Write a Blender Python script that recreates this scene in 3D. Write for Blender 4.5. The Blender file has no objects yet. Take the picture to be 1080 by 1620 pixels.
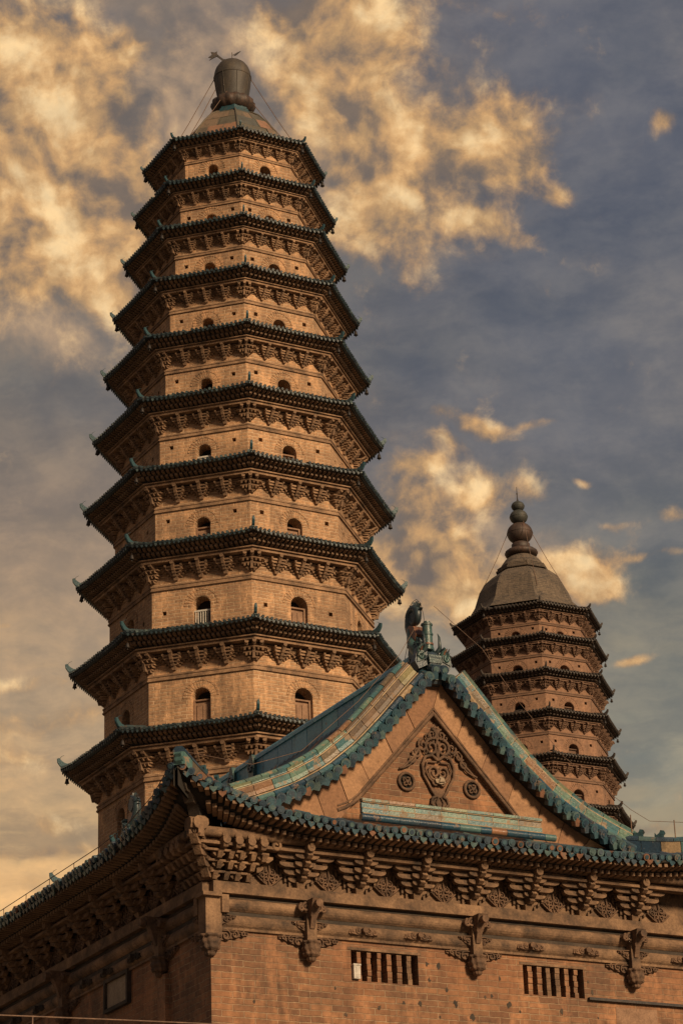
import bpy, math, random
from mathutils import Vector, Matrix
from mathutils.geometry import tessellate_polygon
random.seed(7)
PI = math.pi
SC = bpy.context.scene
COL = SC.collection
R = math.radians

# ------------------------------------------------------------------ camera
GZ = 1.6                       # eye height above the ground
F_PX, PITCH, ROLL = 3966.0, R(22.829), R(-2.097)
fwd = Vector((0, math.cos(PITCH), math.sin(PITCH)))
up0 = Vector((0, -math.sin(PITCH), math.cos(PITCH)))
rt0 = Vector((1, 0, 0))
cr, sr = math.cos(ROLL), math.sin(ROLL)
c_right = cr * rt0 + sr * up0
c_up = -sr * rt0 + cr * up0
cam_d = bpy.data.cameras.new('camera')
cam_d.sensor_fit = 'VERTICAL'
cam_d.sensor_height = 24.0
cam_d.lens = F_PX / 1620.0 * 24.0
cam_d.clip_start = 0.1
cam_d.clip_end = 5000
cam = bpy.data.objects.new('camera', cam_d)
COL.objects.link(cam)
mw = Matrix((c_right, c_up, -fwd)).transposed().to_4x4()
mw.translation = Vector((0, 0, GZ))
cam.matrix_world = mw
SC.camera = cam

# ------------------------------------------------------------------ light
SC.view_settings.view_transform = 'Standard'
SC.view_settings.look = 'None'
SC.view_settings.exposure = 0.0
SC.view_settings.gamma = 1.0
SUN_AZ, SUN_EL = R(38), R(23)            # sun low behind the camera, to its right
sdir = Vector((math.sin(SUN_AZ) * math.cos(SUN_EL), -math.cos(SUN_AZ) * math.cos(SUN_EL), math.sin(SUN_EL)))
sun_d = bpy.data.lights.new('sun', 'SUN')
sun_d.energy = 4.6
sun_d.angle = R(12)
sun_d.color = (1.0, 0.73, 0.45)
sun = bpy.data.objects.new('sun', sun_d)
COL.objects.link(sun)
sun.rotation_euler = sdir.to_track_quat('Z', 'Y').to_euler()

world = bpy.data.worlds.new('World')
SC.world = world
world.use_nodes = True


def pixdir(px, py):
    return (c_right * ((px - 540) / F_PX) + c_up * (-(py - 810) / F_PX) + fwd).normalized()


def build_world():
    nt = world.node_tree
    N, L = nt.nodes, nt.links
    N.clear()
    out = N.new('ShaderNodeOutputWorld')
    bg = N.new('ShaderNodeBackground')
    L.new(bg.outputs[0], out.inputs[0])
    tc = N.new('ShaderNodeTexCoord')
    D = tc.outputs['Generated']

    def math_(op, a, b=None, c=None, clamp=False):
        m = N.new('ShaderNodeMath'); m.operation = op; m.use_clamp = clamp
        for i, v in enumerate((a, b, c)):
            if v is None: continue
            if isinstance(v, (int, float)): m.inputs[i].default_value = v
            else: L.new(v, m.inputs[i])
        return m.outputs[0]

    def vmath(op, a, b):
        m = N.new('ShaderNodeVectorMath'); m.operation = op
        for i, v in enumerate((a, b)):
            if isinstance(v, (tuple, list, Vector)): m.inputs[i].default_value = v
            else: L.new(v, m.inputs[i])
        return m.outputs['Value'] if op == 'DOT_PRODUCT' else m.outputs[0]

    def noise(vec, scale, detail, rough=0.55, lac=2.0, color=False):
        n = N.new('ShaderNodeTexNoise')
        n.inputs['Scale'].default_value = scale
        n.inputs['Detail'].default_value = detail
        n.inputs['Roughness'].default_value = rough
        n.inputs['Lacunarity'].default_value = lac
        L.new(vec, n.inputs['Vector'])
        return n.outputs['Color'] if color else n.outputs[0]

    def mix(f, a, b, mode='MIX'):
        m = N.new('ShaderNodeMix'); m.data_type = 'RGBA'; m.blend_type = mode
        ins = [m.inputs[0], m.inputs[6], m.inputs[7]]
        for i, v in zip(ins, (f, a, b)):
            if isinstance(v, (int, float)): i.default_value = v
            elif isinstance(v, tuple): i.default_value = (*v, 1) if len(v) == 3 else v
            else: L.new(v, i)
        return m.outputs[2]

    def smooth(v, a, b):
        m = N.new('ShaderNodeMapRange'); m.interpolation_type = 'SMOOTHSTEP'
        L.new(v, m.inputs[0]); m.inputs[1].default_value = a; m.inputs[2].default_value = b
        return m.outputs[0]

    # domain warp
    w1 = vmath('SUBTRACT', noise(D, 26, 3, .5, color=True), (.5, .5, .5))
    w1s = vmath('MULTIPLY', w1, (.014, .014, .014))
    DW = vmath('ADD', D, w1s)

    def blobsum(blobs):
        tot = None
        for (px, py, rx, ry, amp, rot) in blobs:
            c = pixdir(px, py)
            e1 = (c_right - c * c_right.dot(c)).normalized()
            e2 = c.cross(e1)
            cc, ss = math.cos(R(rot)), math.sin(R(rot))
            f1, f2 = (e1 * cc - e2 * ss), (e1 * ss + e2 * cc)
            a = vmath('DOT_PRODUCT', DW, tuple(f1 * (F_PX / rx)))
            b = vmath('DOT_PRODUCT', DW, tuple(f2 * (F_PX / ry)))
            q = math_('MULTIPLY', a, a)
            q = math_('MULTIPLY_ADD', b, b, q)
            g = math_('POWER', 0.45, q)
            tot = math_('MULTIPLY', g, amp) if tot is None else math_('MULTIPLY_ADD', g, amp, tot)
        return tot

    sky = N.new('ShaderNodeTexSky')
    sky.sky_type = 'NISHITA'
    sky.sun_disc = False
    sky.sun_elevation = SUN_EL
    sky.sun_rotation = PI - SUN_AZ
    skyc = mix(1.0, sky.outputs[0], (0.1, 0.1, 0.1), 'MULTIPLY')

    def ramp(v, stops):
        r = N.new('ShaderNodeValToRGB'); cr_ = r.color_ramp
        while len(cr_.elements) < len(stops): cr_.elements.new(.5)
        for e, (p, c) in zip(cr_.elements, stops):
            e.position = p; e.color = (*c, 1)
        L.new(v, r.inputs[0]); return r.outputs[0]

    # overcast deck: tint by height, warm on the left, slate on the right
    n_big = noise(DW, 9, 6, .6)
    n_mid = noise(vmath('MULTIPLY', DW, (1.0, 1.0, 2.6)), 14, 8, .6)
    wob = math_('MULTIPLY', math_('SUBTRACT', n_mid, .5), .35)
    left = math_('ADD', math_('MULTIPLY', math_('ADD', vmath('DOT_PRODUCT', D, tuple(c_right)), .136), 3.67), wob, clamp=True)
    hgt = math_('ADD', math_('MULTIPLY', math_('ADD', vmath('DOT_PRODUCT', D, tuple(c_up)), .204), 2.45), math_('MULTIPLY', wob, .4), clamp=True)
    dl = ramp(hgt, [(0, (.68, .43, .18)), (.18, (.62, .40, .19)), (.34, (.48, .33, .19)), (.50, (.25, .195, .15)), (.64, (.155, .145, .135)), (1, (.20, .165, .14))])
    dr = ramp(hgt, [(0, (.50, .37, .19)), (.17, (.42, .34, .20)), (.25, (.24, .235, .19)), (.40, (.19, .185, .16)), (.55, (.152, .152, .162)), (.75, (.138, .142, .160)), (1, (.135, .139, .162))])
    deck = mix(smooth(left, .0, .95), dl, dr)
    deck = mix(1.0, deck, mix(smooth(n_big, .32, .70), (.80, .84, .92), (1.18, 1.12, 1.04)), 'MULTIPLY')
    deck = mix(1.0, deck, mix(smooth(n_mid, .32, .68), (.83, .86, .90), (1.26, 1.19, 1.10)), 'MULTIPLY')
    n_mot = noise(vmath('MULTIPLY', DW, (1.0, 1.0, 1.7)), 42, 8, .62)
    deck = mix(1.0, deck, mix(smooth(n_mot, .34, .68), (.88, .90, .94), (1.18, 1.14, 1.08)), 'MULTIPLY')
    base = mix(.96, skyc, deck)
    front = smooth(vmath('DOT_PRODUCT', D, tuple(fwd)), .1, .9)

    # blue-grey openings
    blue = blobsum([(110, 250, 30, 40, 1.0, 0), (600, 140, 60, 50, .8, 20), (150, 370, 26, 60, .6, 10), (900, 560, 240, 110, .5, 0),
                    (960, 60, 200, 130, .5, 0), (110, 22, 120, 26, .9, 0), (960, 690, 160, 40, .4, 0)])
    base = mix(math_('MULTIPLY', smooth(blue, .15, 1.0), .5), base, (.112, .128, .165))

    n_f = noise(DW, 30, 11, .64)
    n_f2 = noise(vmath('ADD', DW, (3.1, 1.7, 2.2)), 80, 8, .62)
    # thin stratus streaks over the lower sky
    st = noise(vmath('MULTIPLY', DW, (1.0, 1.0, 5.0)), 11, 9, .6)
    low = smooth(hgt, .50, .12)
    base = mix(math_('MULTIPLY', math_('MULTIPLY', smooth(st, .50, .66), low), .75), base, mix(left, (.66, .40, .19), (.36, .30, .20)))
    base = mix(math_('MULTIPLY', math_('MULTIPLY', smooth(st, .47, .36), low), .55), base, mix(left, (.25, .185, .135), (.155, .16, .155)))
    # relief of the billows, lit from the upper right
    off = tuple(c_right * .0040 + c_up * .0050)
    n_s = noise(vmath('ADD', DW, off), 30, 11, .64)
    off2 = tuple(c_right * .012 + c_up * .012)
    rel = math_('MULTIPLY_ADD', math_('SUBTRACT', n_f, n_s), 3.0, .52)
    rel = math_('MULTIPLY_ADD', math_('SUBTRACT', noise(DW, 30, 3, .5), noise(vmath('ADD', DW, off2), 30, 3, .5)), 2.6, rel)
    # grey-brown cumulus bodies, soft
    body = blobsum([(250, 170, 150, 170, 1.0, 0), (60, 300, 150, 240, 1.0, 0), (480, 90, 190, 130, .9, 0), (470, 200, 90, 100, .7, 0), (650, 290, 170, 120, .9, 0),
                    (780, 250, 100, 80, .7, 0), (700, 800, 130, 120, .8, 0), (660, 900, 160, 70, .8, 0), (880, 900, 120, 60, .7, 0), (100, 520, 100, 60, .5, 0)])
    bm = smooth(math_('MULTIPLY_ADD', math_('SUBTRACT', n_f, .5), 2.6, body), .15, 1.5)
    base = mix(math_('MULTIPLY', bm, .85), base, mix(1.0, mix(smooth(n_big, .35, .65), (.20, .17, .15), (.31, .24, .18)), mix(smooth(rel, -.35, 1.30), (.52, .58, .70), (1.70, 1.45, 1.18)), 'MULTIPLY'))

    lit = blobsum([(30, 110, 110, 120, 1.35, 10), (60, 290, 120, 80, 1.45, -10), (30, 400, 100, 70, 1.25, 0), (190, 450, 62, 66, 1.35, 25), (215, 70, 56, 34, 1.0, 20),
                   (165, 150, 44, 90, 1.0, 10), (200, 340, 70, 66, 1.1, 0), (100, 440, 80, 30, .7, 0),
                   (560, 50, 100, 80, 1.3, 0), (500, 130, 80, 52, 1.15, 30), (470, 25, 70, 36, .8, 0),
                   (575, 220, 90, 62, 1.25, 0), (700, 235, 80, 50, 1.15, 0), (800, 200, 56, 60, 1.35, 0), (600, 345, 92, 72, 1.3, 0), (835, 265, 54, 28, .9, 20),
                   (765, 345, 50, 26, 1.0, 0), (885, 303, 36, 17, 1.0, 0), (825, 375, 36, 17, .7, -25), (1050, 196, 24, 15, 1.15, 20),
                   (690, 655, 20, 12, .7, 0), (700, 700, 30, 12, .8, -20), (765, 680, 50, 17, 1.15, -12), (645, 740, 55, 20, 1.1, 8), (650, 800, 50, 34, 1.05, 0), (755, 775, 38, 32, 1.25, 0), (835, 780, 32, 32, .8, 0), (850, 672, 34, 9, .7, 5), (695, 855, 50, 28, .95, 0),
                   (690, 925, 170, 48, 1.5, -4), (610, 880, 60, 44, .9, 0), (915, 905, 62, 36, 1.4, 12), (945, 930, 50, 16, .9, 0),
                   (992, 1038, 26, 9, 1.15, 14), (1060, 815, 26, 14, .75, 0), (1065, 875, 30, 9, .7, 0), (970, 828, 20, 9, .8, 0), (920, 768, 18, 8, .7, 0), (1010, 880, 20, 8, .7, 0), (800, 20, 90, 26, .55, -10),
                   (60, 1140, 150, 24, .8, 8), (40, 1085, 130, 14, .7, 4), (90, 1308, 30, 16, .95, 0), (20, 1200, 100, 22, .8, 0), (60, 1350, 170, 12, .8, 4), (20, 1400, 90, 22, .7, 0), (10, 993, 20, 6, .9, 0),
                   (1000, 1308, 110, 16, .8, 0)])
    dens = math_('MULTIPLY_ADD', math_('SUBTRACT', n_f, .50), 2.4, lit)
    dens = math_('MULTIPLY_ADD', math_('SUBTRACT', n_f2, .5), .8, dens)
    m1 = smooth(dens, .22, 1.20)
    rel = math_('MULTIPLY_ADD', math_('SUBTRACT', dens, 1.0), .10, rel)
    litc = mix(smooth(rel, -.25, .85), (.20, .155, .125), (.64, .375, .165))
    litc = mix(smooth(rel, .50, 1.55), litc, (1.0, .70, .36))
    litc = mix(.7, litc, mix(smooth(n_f2, .30, .70), (.78, .82, .90), (1.16, 1.10, 1.03)), 'MULTIPLY')
    final = mix(math_('MULTIPLY', m1, .95), base, litc)
    final = mix(1.0, final, mix(front, (.78, .78, .84), (1.0, 1.0, 1.0)), 'MULTIPLY')
    L.new(final, bg.inputs[0])
    bg.inputs[1].default_value = 1.0


build_world()

# ------------------------------------------------------------------ materials
MATS = {}


def newmat(name):
    m = bpy.data.materials.new(name)
    m.use_nodes = True
    nt = m.node_tree
    nt.nodes.clear()
    out = nt.nodes.new('ShaderNodeOutputMaterial')
    b = nt.nodes.new('ShaderNodeBsdfPrincipled')
    nt.links.new(b.outputs[0], out.inputs[0])
    MATS[name] = m
    return m, nt, b


class NT:
    def __init__(s, nt): s.nt = nt; s.N = nt.nodes; s.L = nt.links

    def put(s, sock, v):
        if isinstance(v, (int, float)): sock.default_value = v
        elif isinstance(v, tuple): sock.default_value = (*v, 1) if (len(v) == 3 and len(sock.default_value) == 4) else v
        else: s.L.new(v, sock)

    def noise(s, vec, scale, detail=5, rough=.6, out=0, dist=0):
        n = s.N.new('ShaderNodeTexNoise')
        n.inputs['Scale'].default_value = scale; n.inputs['Detail'].default_value = detail; n.inputs['Roughness'].default_value = rough
        n.inputs['Distortion'].default_value = dist
        s.L.new(vec, n.inputs['Vector'])
        return n.outputs[out]

    def ramp(s, v, stops, interp='LINEAR'):
        r = s.N.new('ShaderNodeValToRGB'); cr_ = r.color_ramp; cr_.interpolation = interp
        while len(cr_.elements) < len(stops): cr_.elements.new(.5)
        for e, (p, c) in zip(cr_.elements, stops):
            e.position = p; e.color = (*c, 1) if not isinstance(c, (int, float)) else (c, c, c, 1)
        s.L.new(v, r.inputs[0]); return r.outputs[0]

    def mix(s, f, a, b, mode='MIX'):
        m = s.N.new('ShaderNodeMix'); m.data_type = 'RGBA'; m.blend_type = mode
        s.put(m.inputs[0], f); s.put(m.inputs[6], a); s.put(m.inputs[7], b); return m.outputs[2]

    def math(s, op, a, b=None, clamp=False):
        m = s.N.new('ShaderNodeMath'); m.operation = op; m.use_clamp = clamp
        s.put(m.inputs[0], a)
        if b is not None: s.put(m.inputs[1], b)
        return m.outputs[0]

    def coord(s, o='Object'):
        return s.N.new('ShaderNodeTexCoord').outputs[o]

    def mapping(s, v, scale):
        m = s.N.new('ShaderNodeMapping'); m.inputs['Scale'].default_value = scale; s.L.new(v, m.inputs[0]); return m.outputs[0]

    def bump(s, h, b, strength=.3, dist=.02, prev=None):
        n = s.N.new('ShaderNodeBump'); n.inputs['Strength'].default_value = strength; n.inputs['Distance'].default_value = dist
        s.L.new(h, n.inputs['Height'])
        if prev is not None: s.L.new(prev, n.inputs['Normal'])
        if b is not None: s.L.new(n.outputs[0], b.inputs['Normal'])
        return n.outputs[0]


def brickmat(name, c1, c2, mortar, bw, rh, ms, stain, stain_amt=.6, rust=None, bstr=.5):
    m, nt, b = newmat(name); t = NT(nt)
    uv, ob = t.coord('UV'), t.coord('Object')
    dv = t.N.new('ShaderNodeVectorMath'); dv.operation = 'MULTIPLY_ADD'
    t.L.new(t.noise(ob, 6, 3, out=1), dv.inputs[0]); dv.inputs[1].default_value = (rh * .42, rh * .42, 0); t.L.new(uv, dv.inputs[2])
    br = t.N.new('ShaderNodeTexBrick')
    t.L.new(dv.outputs[0], br.inputs['Vector'])
    t.put(br.inputs['Color1'], c1); t.put(br.inputs['Color2'], c2); t.put(br.inputs['Mortar'], mortar)
    br.inputs['Scale'].default_value = 1; br.inputs['Mortar Size'].default_value = ms; br.inputs['Mortar Smooth'].default_value = .35
    br.inputs['Brick Width'].default_value = bw; br.inputs['Row Height'].default_value = rh; br.inputs['Bias'].default_value = -.1
    n1 = t.noise(ob, .8, 8, .65)
    n2 = t.noise(t.mapping(ob, (1.6, 1.6, .5)), 1.3, 8, .7)
    n3 = t.noise(ob, 9, 6, .7)
    c = t.mix(t.ramp(n1, [(.35, 0), (.75, stain_amt)]), br.outputs[0], stain)
    c = t.mix(t.ramp(n2, [(.50, 0), (.72, stain_amt)]), c, tuple(x * 1.55 for x in c1))
    c = t.mix(.85, c, t.ramp(n3, [(.25, .5), (.5, 1.0), (.78, 1.5)]), 'MULTIPLY')
    n4 = t.noise(t.mapping(ob, (5, 5, .35)), 1.0, 6, .65)
    c = t.mix(t.ramp(n4, [(.54, 0), (.72, .45)]), c, tuple(x * .5 for x in stain))
    if rust:
        c = t.mix(t.ramp(t.noise(ob, .5, 6, .6), [(.5, 0), (.68, .55)]), c, rust)
    t.L.new(c, b.inputs['Base Color'])
    b.inputs['Roughness'].default_value = .92
    h = t.mix(.5, t.math('SUBTRACT', 1.0, br.outputs[1]), n3, 'MULTIPLY')
    t.bump(h, b, bstr, .03)
    return m


def roughmat(name, ca, cb, cc, scale=3.0, rough=.88, bstr=.4, bd=.02, metal=0.0, fine=28, streak=False):
    m, nt, b = newmat(name); t = NT(nt)
    ob = t.coord('Object')
    v = t.mapping(ob, (1, 1, .25)) if streak else ob
    n1 = t.noise(v, scale, 8, .65, dist=.3); n2 = t.noise(ob, fine, 6, .7)
    c = t.ramp(n1, [(.3, ca), (.5, cb), (.72, cc)])
    c = t.mix(.8, c, t.ramp(n2, [(.25, .5), (.5, 1.0), (.8, 1.5)]), 'MULTIPLY')
    t.L.new(c, b.inputs['Base Color'])
    b.inputs['Roughness'].default_value = rough
    b.inputs['Metallic'].default_value = metal
    t.bump(n2, b, bstr, bd)
    return m


def glazemat(name, stops, worn=(.30, .17, .09), rough=.38, worn_at=.56, dirt=(.05, .045, .04)):
    m, nt, b = newmat(name); t = NT(nt)
    ob = t.coord('Object')
    g = t.N.new('ShaderNodeNewGeometry')
    rnd = g.outputs['Random Per Island']
    c = t.ramp(rnd, stops, 'CONSTANT')
    n1 = t.noise(ob, 5.5, 8, .7); n2 = t.noise(ob, 22, 6, .7); n3 = t.noise(ob, 2.1, 5, .6)
    c = t.mix(.7, c, t.ramp(n2, [(.25, .45), (.5, 1.0), (.8, 1.6)]), 'MULTIPLY')
    wm = t.ramp(n1, [(worn_at, 0), (worn_at + .05, 1)])
    c = t.mix(t.math('MULTIPLY', wm, .85), c, worn)
    c = t.mix(t.ramp(n3, [(.5, 0), (.75, .7)]), c, dirt)
    t.L.new(c, b.inputs['Base Color'])
    t.L.new(t.math('ADD', t.math('MULTIPLY', wm, .45), rough), b.inputs['Roughness'])
    t.bump(t.mix(.5, n1, n2), b, .5, .02)
    return m


brickmat('pagoda_brick', (.47, .27, .14), (.31, .175, .095), (.56, .38, .23), .42, .11, .019, (.15, .09, .055), .85, bstr=1.0)
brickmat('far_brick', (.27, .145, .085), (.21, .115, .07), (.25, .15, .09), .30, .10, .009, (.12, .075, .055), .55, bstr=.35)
brickmat('hall_brick', (.31, .150, .072), (.155, .075, .040), (.36, .235, .14), .38, .098, .010, (.08, .05, .035), .85, (.30, .125, .055), bstr=1.0)
brickmat('slab_brick', (.30, .165, .09), (.22, .115, .065), (.20, .12, .07), .62, .46, .012, (.13, .08, .055), .55)
roughmat('pagoda_clay', (.08, .052, .034), (.23, .137, .078), (.40, .25, .145), 2.6)
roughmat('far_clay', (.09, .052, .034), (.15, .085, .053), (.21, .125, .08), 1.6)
roughmat('hall_clay', (.035, .025, .019), (.165, .098, .056), (.33, .20, .112), 2.4, bstr=.8)
roughmat('carved_clay', (.05, .033, .023), (.125, .072, .043), (.24, .14, .082), 3.2, bstr=.8)
roughmat('dark_shade_clay', (.022, .018, .015), (.045, .033, .024), (.10, .068, .045), 2.0)  # dark clay; also carries painted shade on left facade and angle rafter
roughmat('rafter_brick', (.09, .055, .035), (.17, .105, .063), (.28, .175, .105), 2.2)
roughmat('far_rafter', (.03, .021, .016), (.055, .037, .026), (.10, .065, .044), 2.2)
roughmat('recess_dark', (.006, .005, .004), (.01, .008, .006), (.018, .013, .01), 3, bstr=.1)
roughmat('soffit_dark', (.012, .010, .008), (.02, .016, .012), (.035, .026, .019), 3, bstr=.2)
roughmat('door_wood', (.15, .085, .05), (.24, .14, .085), (.32, .19, .115), 4)
roughmat('pale_paint', (.34, .32, .28), (.46, .43, .38), (.58, .54, .48), 3)
roughmat('tan_board', (.20, .155, .11), (.28, .215, .15), (.36, .28, .20), 3)
roughmat('iron', (.02, .018, .017), (.035, .03, .028), (.07, .05, .038), 5, rough=.6, metal=.3)
roughmat('wire_rust', (.10, .06, .04), (.15, .09, .06), (.22, .13, .08), 8, rough=.7)
roughmat('vase_bronze', (.026, .023, .020), (.050, .041, .032), (.10, .075, .048), 2.6, rough=.6, streak=True)
roughmat('lotus_glaze', (.022, .017, .014), (.045, .028, .02), (.10, .055, .034), 6, rough=.6)
roughmat('ball_green', (.022, .024, .022), (.04, .042, .036), (.07, .06, .048), 3, rough=.6, streak=True)
roughmat('ball_rust', (.03, .022, .018), (.055, .034, .025), (.11, .055, .035), 3, rough=.6, streak=True)
brickmat('cap_brick', (.115, .085, .06), (.065, .052, .042), (.24, .18, .12), .42, .11, .010, (.03, .028, .026), .8)
roughmat('ground_earth', (.10, .085, .065), (.16, .13, .10), (.22, .18, .14), .8)
glazemat('pagoda_tile', [(0, (.018, .033, .040)), (.4, (.028, .048, .055)), (.7, (.015, .024, .028)), (.88, (.07, .10, .10))], (.06, .042, .03), .45, .58, (.012, .012, .012))
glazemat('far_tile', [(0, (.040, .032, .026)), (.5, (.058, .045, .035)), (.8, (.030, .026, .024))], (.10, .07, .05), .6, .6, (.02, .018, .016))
glazemat('eave_tile', [(0, (.030, .075, .10)), (.22, (.045, .095, .12)), (.42, (.022, .045, .07)), (.6, (.075, .125, .125)), (.76, (.05, .075, .10)), (.92, (.20, .10, .06))], (.15, .11, .08), .38, .58, (.018, .016, .015))
glazemat('block_glaze', [(0, (.12, .20, .155)), (.25, (.085, .17, .16)), (.38, (.19, .205, .12)), (.5, (.055, .135, .15)), (.76, (.22, .12, .065)), (.82, (.10, .155, .125)), (.93, (.15, .115, .075))], (.27, .18, .11), .32, .54, (.045, .04, .035))
glazemat('tube_glaze', [(0, (.022, .065, .10)), (.3, (.04, .11, .135)), (.5, (.018, .042, .07)), (.66, (.27, .13, .065)), (.76, (.075, .145, .14)), (.92, (.30, .21, .12))], (.20, .13, .085), .3, .6)
glazemat('brown_block', [(0, (.16, .10, .06)), (.3, (.11, .075, .05)), (.55, (.22, .19, .09)), (.75, (.13, .09, .06))], (.28, .18, .10), .5, .58)
glazemat('mortar_line', [(0, (.42, .31, .19)), (.5, (.34, .25, .155))], (.26, .17, .1), .85, .55)
glazemat('blue_ridge', [(0, (.08, .27, .38)), (.3, (.11, .34, .43)), (.55, (.06, .20, .31)), (.72, (.13, .38, .43)), (.92, (.09, .29, .36))], (.32, .15, .10), .28, .62, (.04, .07, .09))
glazemat('dragon_glaze', [(0, (.035, .075, .075)), (.4, (.045, .095, .09)), (.75, (.03, .05, .065)), (.93, (.18, .085, .05))], (.13, .08, .055), .35, .58, (.02, .022, .022))
glazemat('orange_glaze', [(0, (.30, .12, .045)), (.5, (.22, .09, .04))], (.08, .05, .035), .4, .58, (.03, .025, .02))
glazemat('horn_glaze', [(0, (.018, .055, .068)), (.5, (.025, .07, .085))], (.03, .035, .035), .42, .55, (.012, .018, .018))
glazemat('dome_glaze', [(0, (.12, .095, .065)), (.3, (.18, .125, .08)), (.55, (.10, .088, .062)), (.78, (.25, .135, .08)), (.92, (.085, .085, .07))], (.10, .085, .06), .5, .57, (.05, .04, .03))
glazemat('barge_stone', [(0, (.29, .155, .082)), (.25, (.23, .12, .065)), (.5, (.33, .185, .10)), (.72, (.25, .135, .075)), (.9, (.40, .235, .13))], (.20, .11, .06), .92, .6, (.12, .07, .045))
glazemat('dragon_dark', [(0, (.022, .04, .048)), (.5, (.03, .05, .055))], (.06, .045, .035), .4, .6, (.012, .014, .015))
roughmat('far_horn', (.03, .025, .022), (.05, .04, .034), (.08, .06, .045), 5)

# ------------------------------------------------------------------ mesh builder


class Fr:
    """local frame: a, b in plane, c outward"""
    def __init__(s, o, a, b, c): s.o, s.a, s.b, s.c = Vector(o), Vector(a), Vector(b), Vector(c)
    def p(s, a, b, c=0.0): return s.o + s.a * a + s.b * b + s.c * c
    def at(s, a, b, c=0.0): return Fr(s.p(a, b, c), s.a, s.b, s.c)


WF = Fr((0, 0, 0), (1, 0, 0), (0, 1, 0), (0, 0, 1))
XZ = Fr((0, 0, 0), (1, 0, 0), (0, 0, 1), (0, -1, 0))


class MB:
    def __init__(s): s.v = []; s.f = []; s.sm = []

    def add(s, vs, fs, smooth=False):
        k = len(s.v); s.v += [tuple(v) for v in vs]
        for f in fs: s.f.append([i + k for i in f]); s.sm.append(smooth)

    def quad(s, *p): s.add(p, [list(range(len(p)))])

    def box(s, fr, a0, a1, b0, b1, c0, c1):
        P = [fr.p(a, b, c) for c in (c0, c1) for (a, b) in ((a0, b0), (a1, b0), (a1, b1), (a0, b1))]
        s.add(P, [[4, 5, 6, 7], [3, 2, 1, 0], [0, 1, 5, 4], [1, 2, 6, 5], [2, 3, 7, 6], [3, 0, 4, 7]])

    def taper(s, fr, a, b0, b1, c0, c1, da=0.0, dc=0.0):
        """box centred on a=0, bottom narrowed by da / dc"""
        P = [fr.p(-a + da, b0, c0), fr.p(a - da, b0, c0), fr.p(a - da, b0, c1 - dc), fr.p(-a + da, b0, c1 - dc),
             fr.p(-a, b1, c0), fr.p(a, b1, c0), fr.p(a, b1, c1), fr.p(-a, b1, c1)]
        s.add(P, [[3, 2, 1, 0], [4, 5, 6, 7], [2, 3, 7, 6], [1, 2, 6, 5], [3, 0, 4, 7], [0, 1, 5, 4]])

    def prism(s, fr, poly, c0, c1, back=True):
        n = len(poly)
        P = [fr.p(a, b, c0) for a, b in poly] + [fr.p(a, b, c1) for a, b in poly]
        s.add(P, [[n + i for i in range(n)]] + ([[n - 1 - i for i in range(n)]] if back else []) + [[i, (i + 1) % n, n + (i + 1) % n, n + i] for i in range(n)])

    def tube(s, pts, r, n=6, cap=True, smooth=True):
        pts = [Vector(p) for p in pts]
        rs = r if isinstance(r, (list, tuple)) else [r] * len(pts)
        vs = []; prev = None
        for i, p in enumerate(pts):
            t = (pts[min(i + 1, len(pts) - 1)] - pts[max(i - 1, 0)])
            if t.length < 1e-9: t = Vector((0, 0, 1))
            t.normalize()
            if prev is None:
                prev = Vector((0, 0, 1)) if abs(t.z) < .9 else Vector((1, 0, 0))
            nrm = prev - t * prev.dot(t)
            if nrm.length < 1e-6: nrm = t.orthogonal()
            nrm.normalize(); prev = nrm; bi = t.cross(nrm)
            for k in range(n):
                a = 2 * PI * k / n
                vs.append(p + (nrm * math.cos(a) + bi * math.sin(a)) * rs[i])
        fs = [[i * n + k, i * n + (k + 1) % n, (i + 1) * n + (k + 1) % n, (i + 1) * n + k] for i in range(len(pts) - 1) for k in range(n)]
        s.add(vs, fs, smooth)
        if cap:
            s.add(vs[:n], [list(range(n))[::-1]]); s.add(vs[-n:], [list(range(n))])

    def disc(s, fr, r, c0, c1, n=8, a=0, b=0):
        s.prism(fr, [(a + r * math.cos(2 * PI * k / n), b + r * math.sin(2 * PI * k / n)) for k in range(n)], c0, c1)

    def lathe(s, prof, n=8, o=(0, 0), rot=0.0, smooth=True, mod=None):
        vs = []
        for (r, z) in prof:
            for k in range(n):
                a = rot + 2 * PI * k / n
                rr = r * (mod(a, z) if mod else 1)
                vs.append((o[0] + rr * math.cos(a), o[1] + rr * math.sin(a), z))
        fs = [[i * n + k, i * n + (k + 1) % n, (i + 1) * n + (k + 1) % n, (i + 1) * n + k] for i in range(len(prof) - 1) for k in range(n)]
        s.add(vs, fs, smooth)

    def build(s, name, mat, parent=None, dz=GZ, loc=None, scale=None, rz=None):
        me = bpy.data.meshes.new(name)
        me.from_pydata([(x, y, z + dz) for x, y, z in s.v], [], s.f)
        for p, sm in zip(me.polygons, s.sm): p.use_smooth = sm
        uvl = me.uv_layers.new(name='UVMap')
        for p in me.polygons:
            n = p.normal
            if abs(n.z) > .75:
                for li in p.loop_indices:
                    v = me.vertices[me.loops[li].vertex_index].co; uvl.data[li].uv = (v.x, v.y)
            else:
                t = Vector((-n.y, n.x, 0)).normalized()
                for li in p.loop_indices:
                    v = me.vertices[me.loops[li].vertex_index].co; uvl.data[li].uv = (v.x * t.x + v.y * t.y, v.z)
        me.materials.append(MATS[mat])
        o = bpy.data.objects.new(name, me); COL.objects.link(o)
        if parent: o.parent = parent
        if loc is not None: o.location = loc
        if scale is not None: o.scale = (scale,) * 3
        if rz is not None: o.rotation_euler = (0, 0, rz)
        return o


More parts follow.
